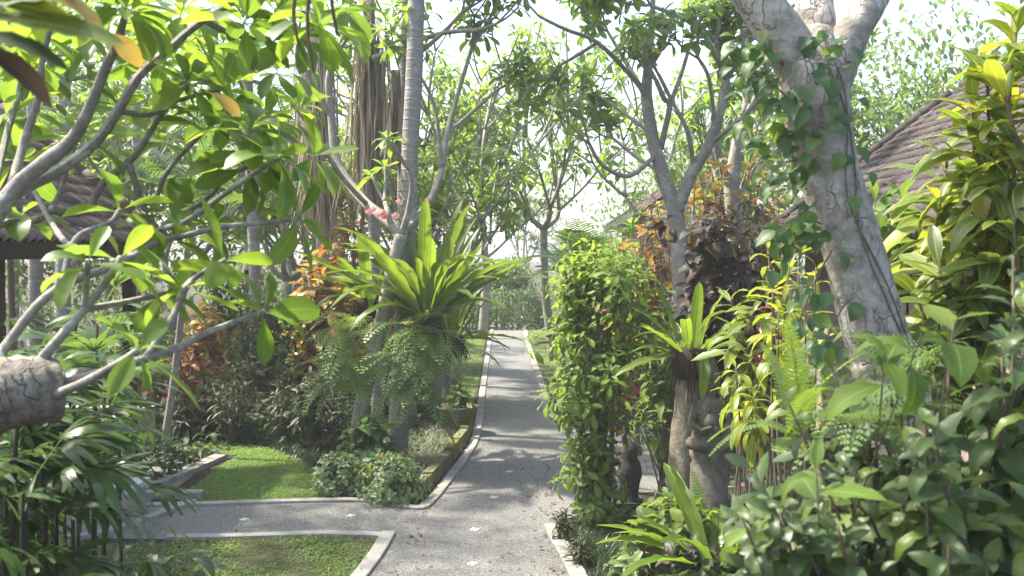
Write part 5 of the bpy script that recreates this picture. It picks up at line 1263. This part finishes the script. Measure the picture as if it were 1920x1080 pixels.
far_frangi('pale green frangipani arching over the left of the far path', 855, 22, 7.6, 301, lean=(.1, 0), L=.34, fork_h=.46, nleaf=9)
far_frangi('frangipani with many thin forks right behind the ringed palm', 815, 18.5, 5.4, 302, L=.29, r=.1)
far_frangi('frangipani leaning over the far path from the right', 1040, 27, 7.8, 303, lean=(-.3, 0), L=.38, fork_h=.46, nleaf=9)
far_frangi('light crowned frangipani left of the path in the distance', 790, 25, 6.8, 312, L=.38, maxobj=90, fork_h=.45)
far_frangi('hazy frangipani beyond the long grey dead fronds', 640, 31, 6.8, 305, L=.33, maxobj=80)
far_frangi('hazy frangipani in the light far beyond the path end', 985, 60, 6.5, 306, L=.34, maxobj=80)
far_frangi('frangipani behind the orange crotons on the left', 540, 24, 6.5, 307, L=.32, maxobj=100)
far_frangi('frangipani rising behind the left tiled roof', 330, 21, 6.5, 308, L=.32, maxobj=120)
far_frangi('frangipani far left beyond the brown dead skirt', 560, 27, 7.0, 309, L=.33, maxobj=80)
far_frangi('frangipani behind the forked frangipani and golden crotons', 1300, 22, 6.8, 310, L=.32, maxobj=100)
far_frangi('frangipani far behind the left eave', 120, 26, 7.0, 311, L=.34, maxobj=80)
# young feather palms beside the far path
def feather(label, px, Z, h, n, L, seed, mat='palm', maxobj=40):
    rng = random.Random(seed); th = thing('feather_palm', label, 'palm', GX(px, Z)); b = Vector(th.location); tp = b + Vector((0, 0, h))
    branch_part(th, 'trunk', [b, b.lerp(tp, .5), tp], [.08, .07, .06], M['bark_palm'], 8, 4, .05); its = []
    for i in range(n):
        az = i * 2.4 + rng.uniform(-.2, .2); el = rng.uniform(-.1, 1.25); d = Vector((math.cos(az) * math.cos(el), math.sin(az) * math.cos(el), math.sin(el)))
        its.append((rng.randrange(3), frame(tp, d, (-d.x * .5, -d.y * .5, 1), L * rng.uniform(.75, 1.1))))
    foliage(th, 'palm', its, M[mat], maxobj, 'frond', 'crown', seed=seed)
feather('feather palm with upright fronds above the column bush', 1105, 21, 2.2, 16, 1.9, 401)
feather('feather palm leaning over the path from the right', 1085, 25, 1.9, 14, 1.8, 402)
feather('feather palm deep behind the left bed', 470, 27, 3.0, 16, 2.2, 404)
feather('tall feather palm behind the left roof', 200, 28, 5.0, 18, 2.6, 405)
feather('small palm beside the far grass strip on the left', 800, 25, 1.3, 16, 1.6, 406)
feather('yellowing palm fronds low beside the sunlit grass strip', 838, 19.5, 1.0, 12, 1.2, 407, 'nest')
feather('dark low palm beside the right grass strip', 1075, 23, .5, 18, 1.1, 408, 'shade')
# broad leaved background trees
def broad_tree(label, px, Z, h, w, n, seed, L=.24, mat='tree', trunk=.18, low=.35, group=None, clumps=46):
    rng = random.Random(seed); th = thing('broad_leaf_tree', label, 'tree', GX(px, Z), group); b = Vector(th.location); brs, tips = [], []
    branch_part(th, 'trunk', [b, b + Vector((.1, 0, h * .25)), b + Vector((0, 0, h * .5))], [trunk, trunk * .8, trunk * .55], M['bark_frangi'], 10, 4, .05)
    for k in range(5):
        a = k * 1.256 + rng.uniform(-.3, .3); fork(rng, b + Vector((0, 0, h * (.32 + .05 * k))), (math.cos(a), math.sin(a), .8), trunk * .35, h * .18, 2, brs, tips, .5, .12, .75)
    twigs_part(th, brs, M['bark_frangi'], 4, 'branches')
    cen = [t for t, _ in tips] + [b + Vector((rng.gauss(0, w * .45), rng.gauss(0, w * .45), h * rng.uniform(low, 1))) for _ in range(clumps)]
    its = []
    for i in range(n):
        c = rng.choice(cen); q = c + Vector((rng.gauss(0, .38), rng.gauss(0, .38), rng.gauss(0, .26))) * (w / 2.2)
        its.append((rng.randrange(2), frame(q, (rng.uniform(-1, 1), rng.uniform(-1, 1), rng.uniform(-.8, .3)), (rng.uniform(-.5, .5), rng.uniform(-.5, .5), 1), L * rng.uniform(.7, 1.2))))
    link('crown', merged('crown', 'small', its, M[mat], np.random.RandomState(seed)), M[mat], th, 'stuff')
    return th
shade_tree = broad_tree('unseen spreading tree added beside the left house to shade the path crossing', -330, 10.8, 9.5, 3.2, 2600, 520, .26, low=.62, clumps=40)  # out of view, added so its crown shades the near path and lawn
broad_tree('airy light green tree above the right tiled roof', 1760, 27, 9.0, 3.4, 5200, 501, .26, low=.45)
broad_tree('rounded tree closing the view at the end of the path', 948, 42, 2.5, 1.8, 4000, 502, .22, low=.02, clumps=30)
broad_tree('dark hedge-like tree left of the path end', 790, 62, 8, 4.0, 3000, 503, .3, low=.05)
broad_tree('light tree right of the small distant roof', 1240, 52, 7.5, 4.0, 4000, 504, .3, low=.05)
broad_tree('hazy tree far behind the ringed palm', 700, 60, 11, 4.5, 4000, 505, .32, low=.1)
broad_tree('hazy tree far behind the left bed', 460, 50, 10, 5, 6000, 506, .32, low=.05)
broad_tree('tree behind the foreground frangipani crown', 230, 34, 10, 5, 8000, 507, .32, low=.1)
broad_tree('leafy tree at the far left behind the tiled roof', 20, 30, 10, 4.5, 7000, 508, .3, low=.1)
broad_tree('small round tree top hazy above the far frangipanis', 905, 34, 8.3, 1.4, 1500, 509, .26, low=.75)
broad_tree('tree behind the golden crotons on the right', 1340, 55, 9.5, 4.5, 4500, 510, .32, low=.08)
broad_tree('tree behind the big leaning trunk', 1480, 30, 8.5, 3.5, 6000, 511, .3, low=.1)

hd = thing('hedge', 'dark clipped hedge closing the end of the path', 'hedge', (-.3, 38, 0)); hr = random.Random(5); its = []
for i in range(4200):
    a = hr.uniform(0, 6.283); f = hr.uniform(.55, 1) ** .5; z = hr.uniform(.02, 1); q = (1 - max(0, z - .6) ** 2 * 2.2)
    p = Vector((-.3 + 1.5 * f * q * math.cos(a), 38.2 + .6 * f * q * math.sin(a), 1.5 * z)) + Vector((hr.gauss(0, .06), hr.gauss(0, .06), hr.gauss(0, .06)))
    its.append((hr.randrange(2), frame(p, (math.cos(a), math.sin(a) - .3, hr.uniform(-.6, .5)), (hr.uniform(-.4, .4), -.4, 1), hr.uniform(.10, .17))))
link('foliage', merged('foliage', 'small', its, M['tree'], np.random.RandomState(5)), M['tree'], hd, 'stuff')
mb = MB()
for i in range(9):
    p = Vector((-1.5 + i * .3, 38.2, 0)); mb.tube([p, p + Vector((.03, 0, .6)), p + Vector((-.02, 0, 1.2))], [.03, .025, .015], 5)
link('stems', mb.mesh('stems'), M['bark_brown'], hd)
undergrowth('distant low foliage beyond the hedge', [(-12, 38), (-2.2, 36.5), (-1.9, 39.5), (1.6, 39.5), (2.0, 36.5), (14, 38), (16, 62), (-16, 62)], 7000, .34, 1.3, 'ovate', 'lush', 38)

# ------------------------------------------------------------------ haze: bright humid air
import bmesh
bm = bmesh.new(); bmesh.ops.create_cube(bm, size=1.0); me = bpy.data.meshes.new('haze'); bm.to_mesh(me); bm.free()
hz = bpy.data.objects.new('haze', me); COL.objects.link(hz); hz.scale = (700, 560, 16); hz.location = (0, 170, 7.0); hz['kind'] = 'stuff'
t = NT('haze_air'); pv = t.node('VolumePrincipled'); pv.inputs['Color'].default_value = (.97, .98, 1, 1); pv.inputs['Density'].default_value = 0.0015; pv.inputs['Anisotropy'].default_value = .1
t.l.new(pv.outputs[0], t.out.inputs['Volume']); me.materials.append(t.m)
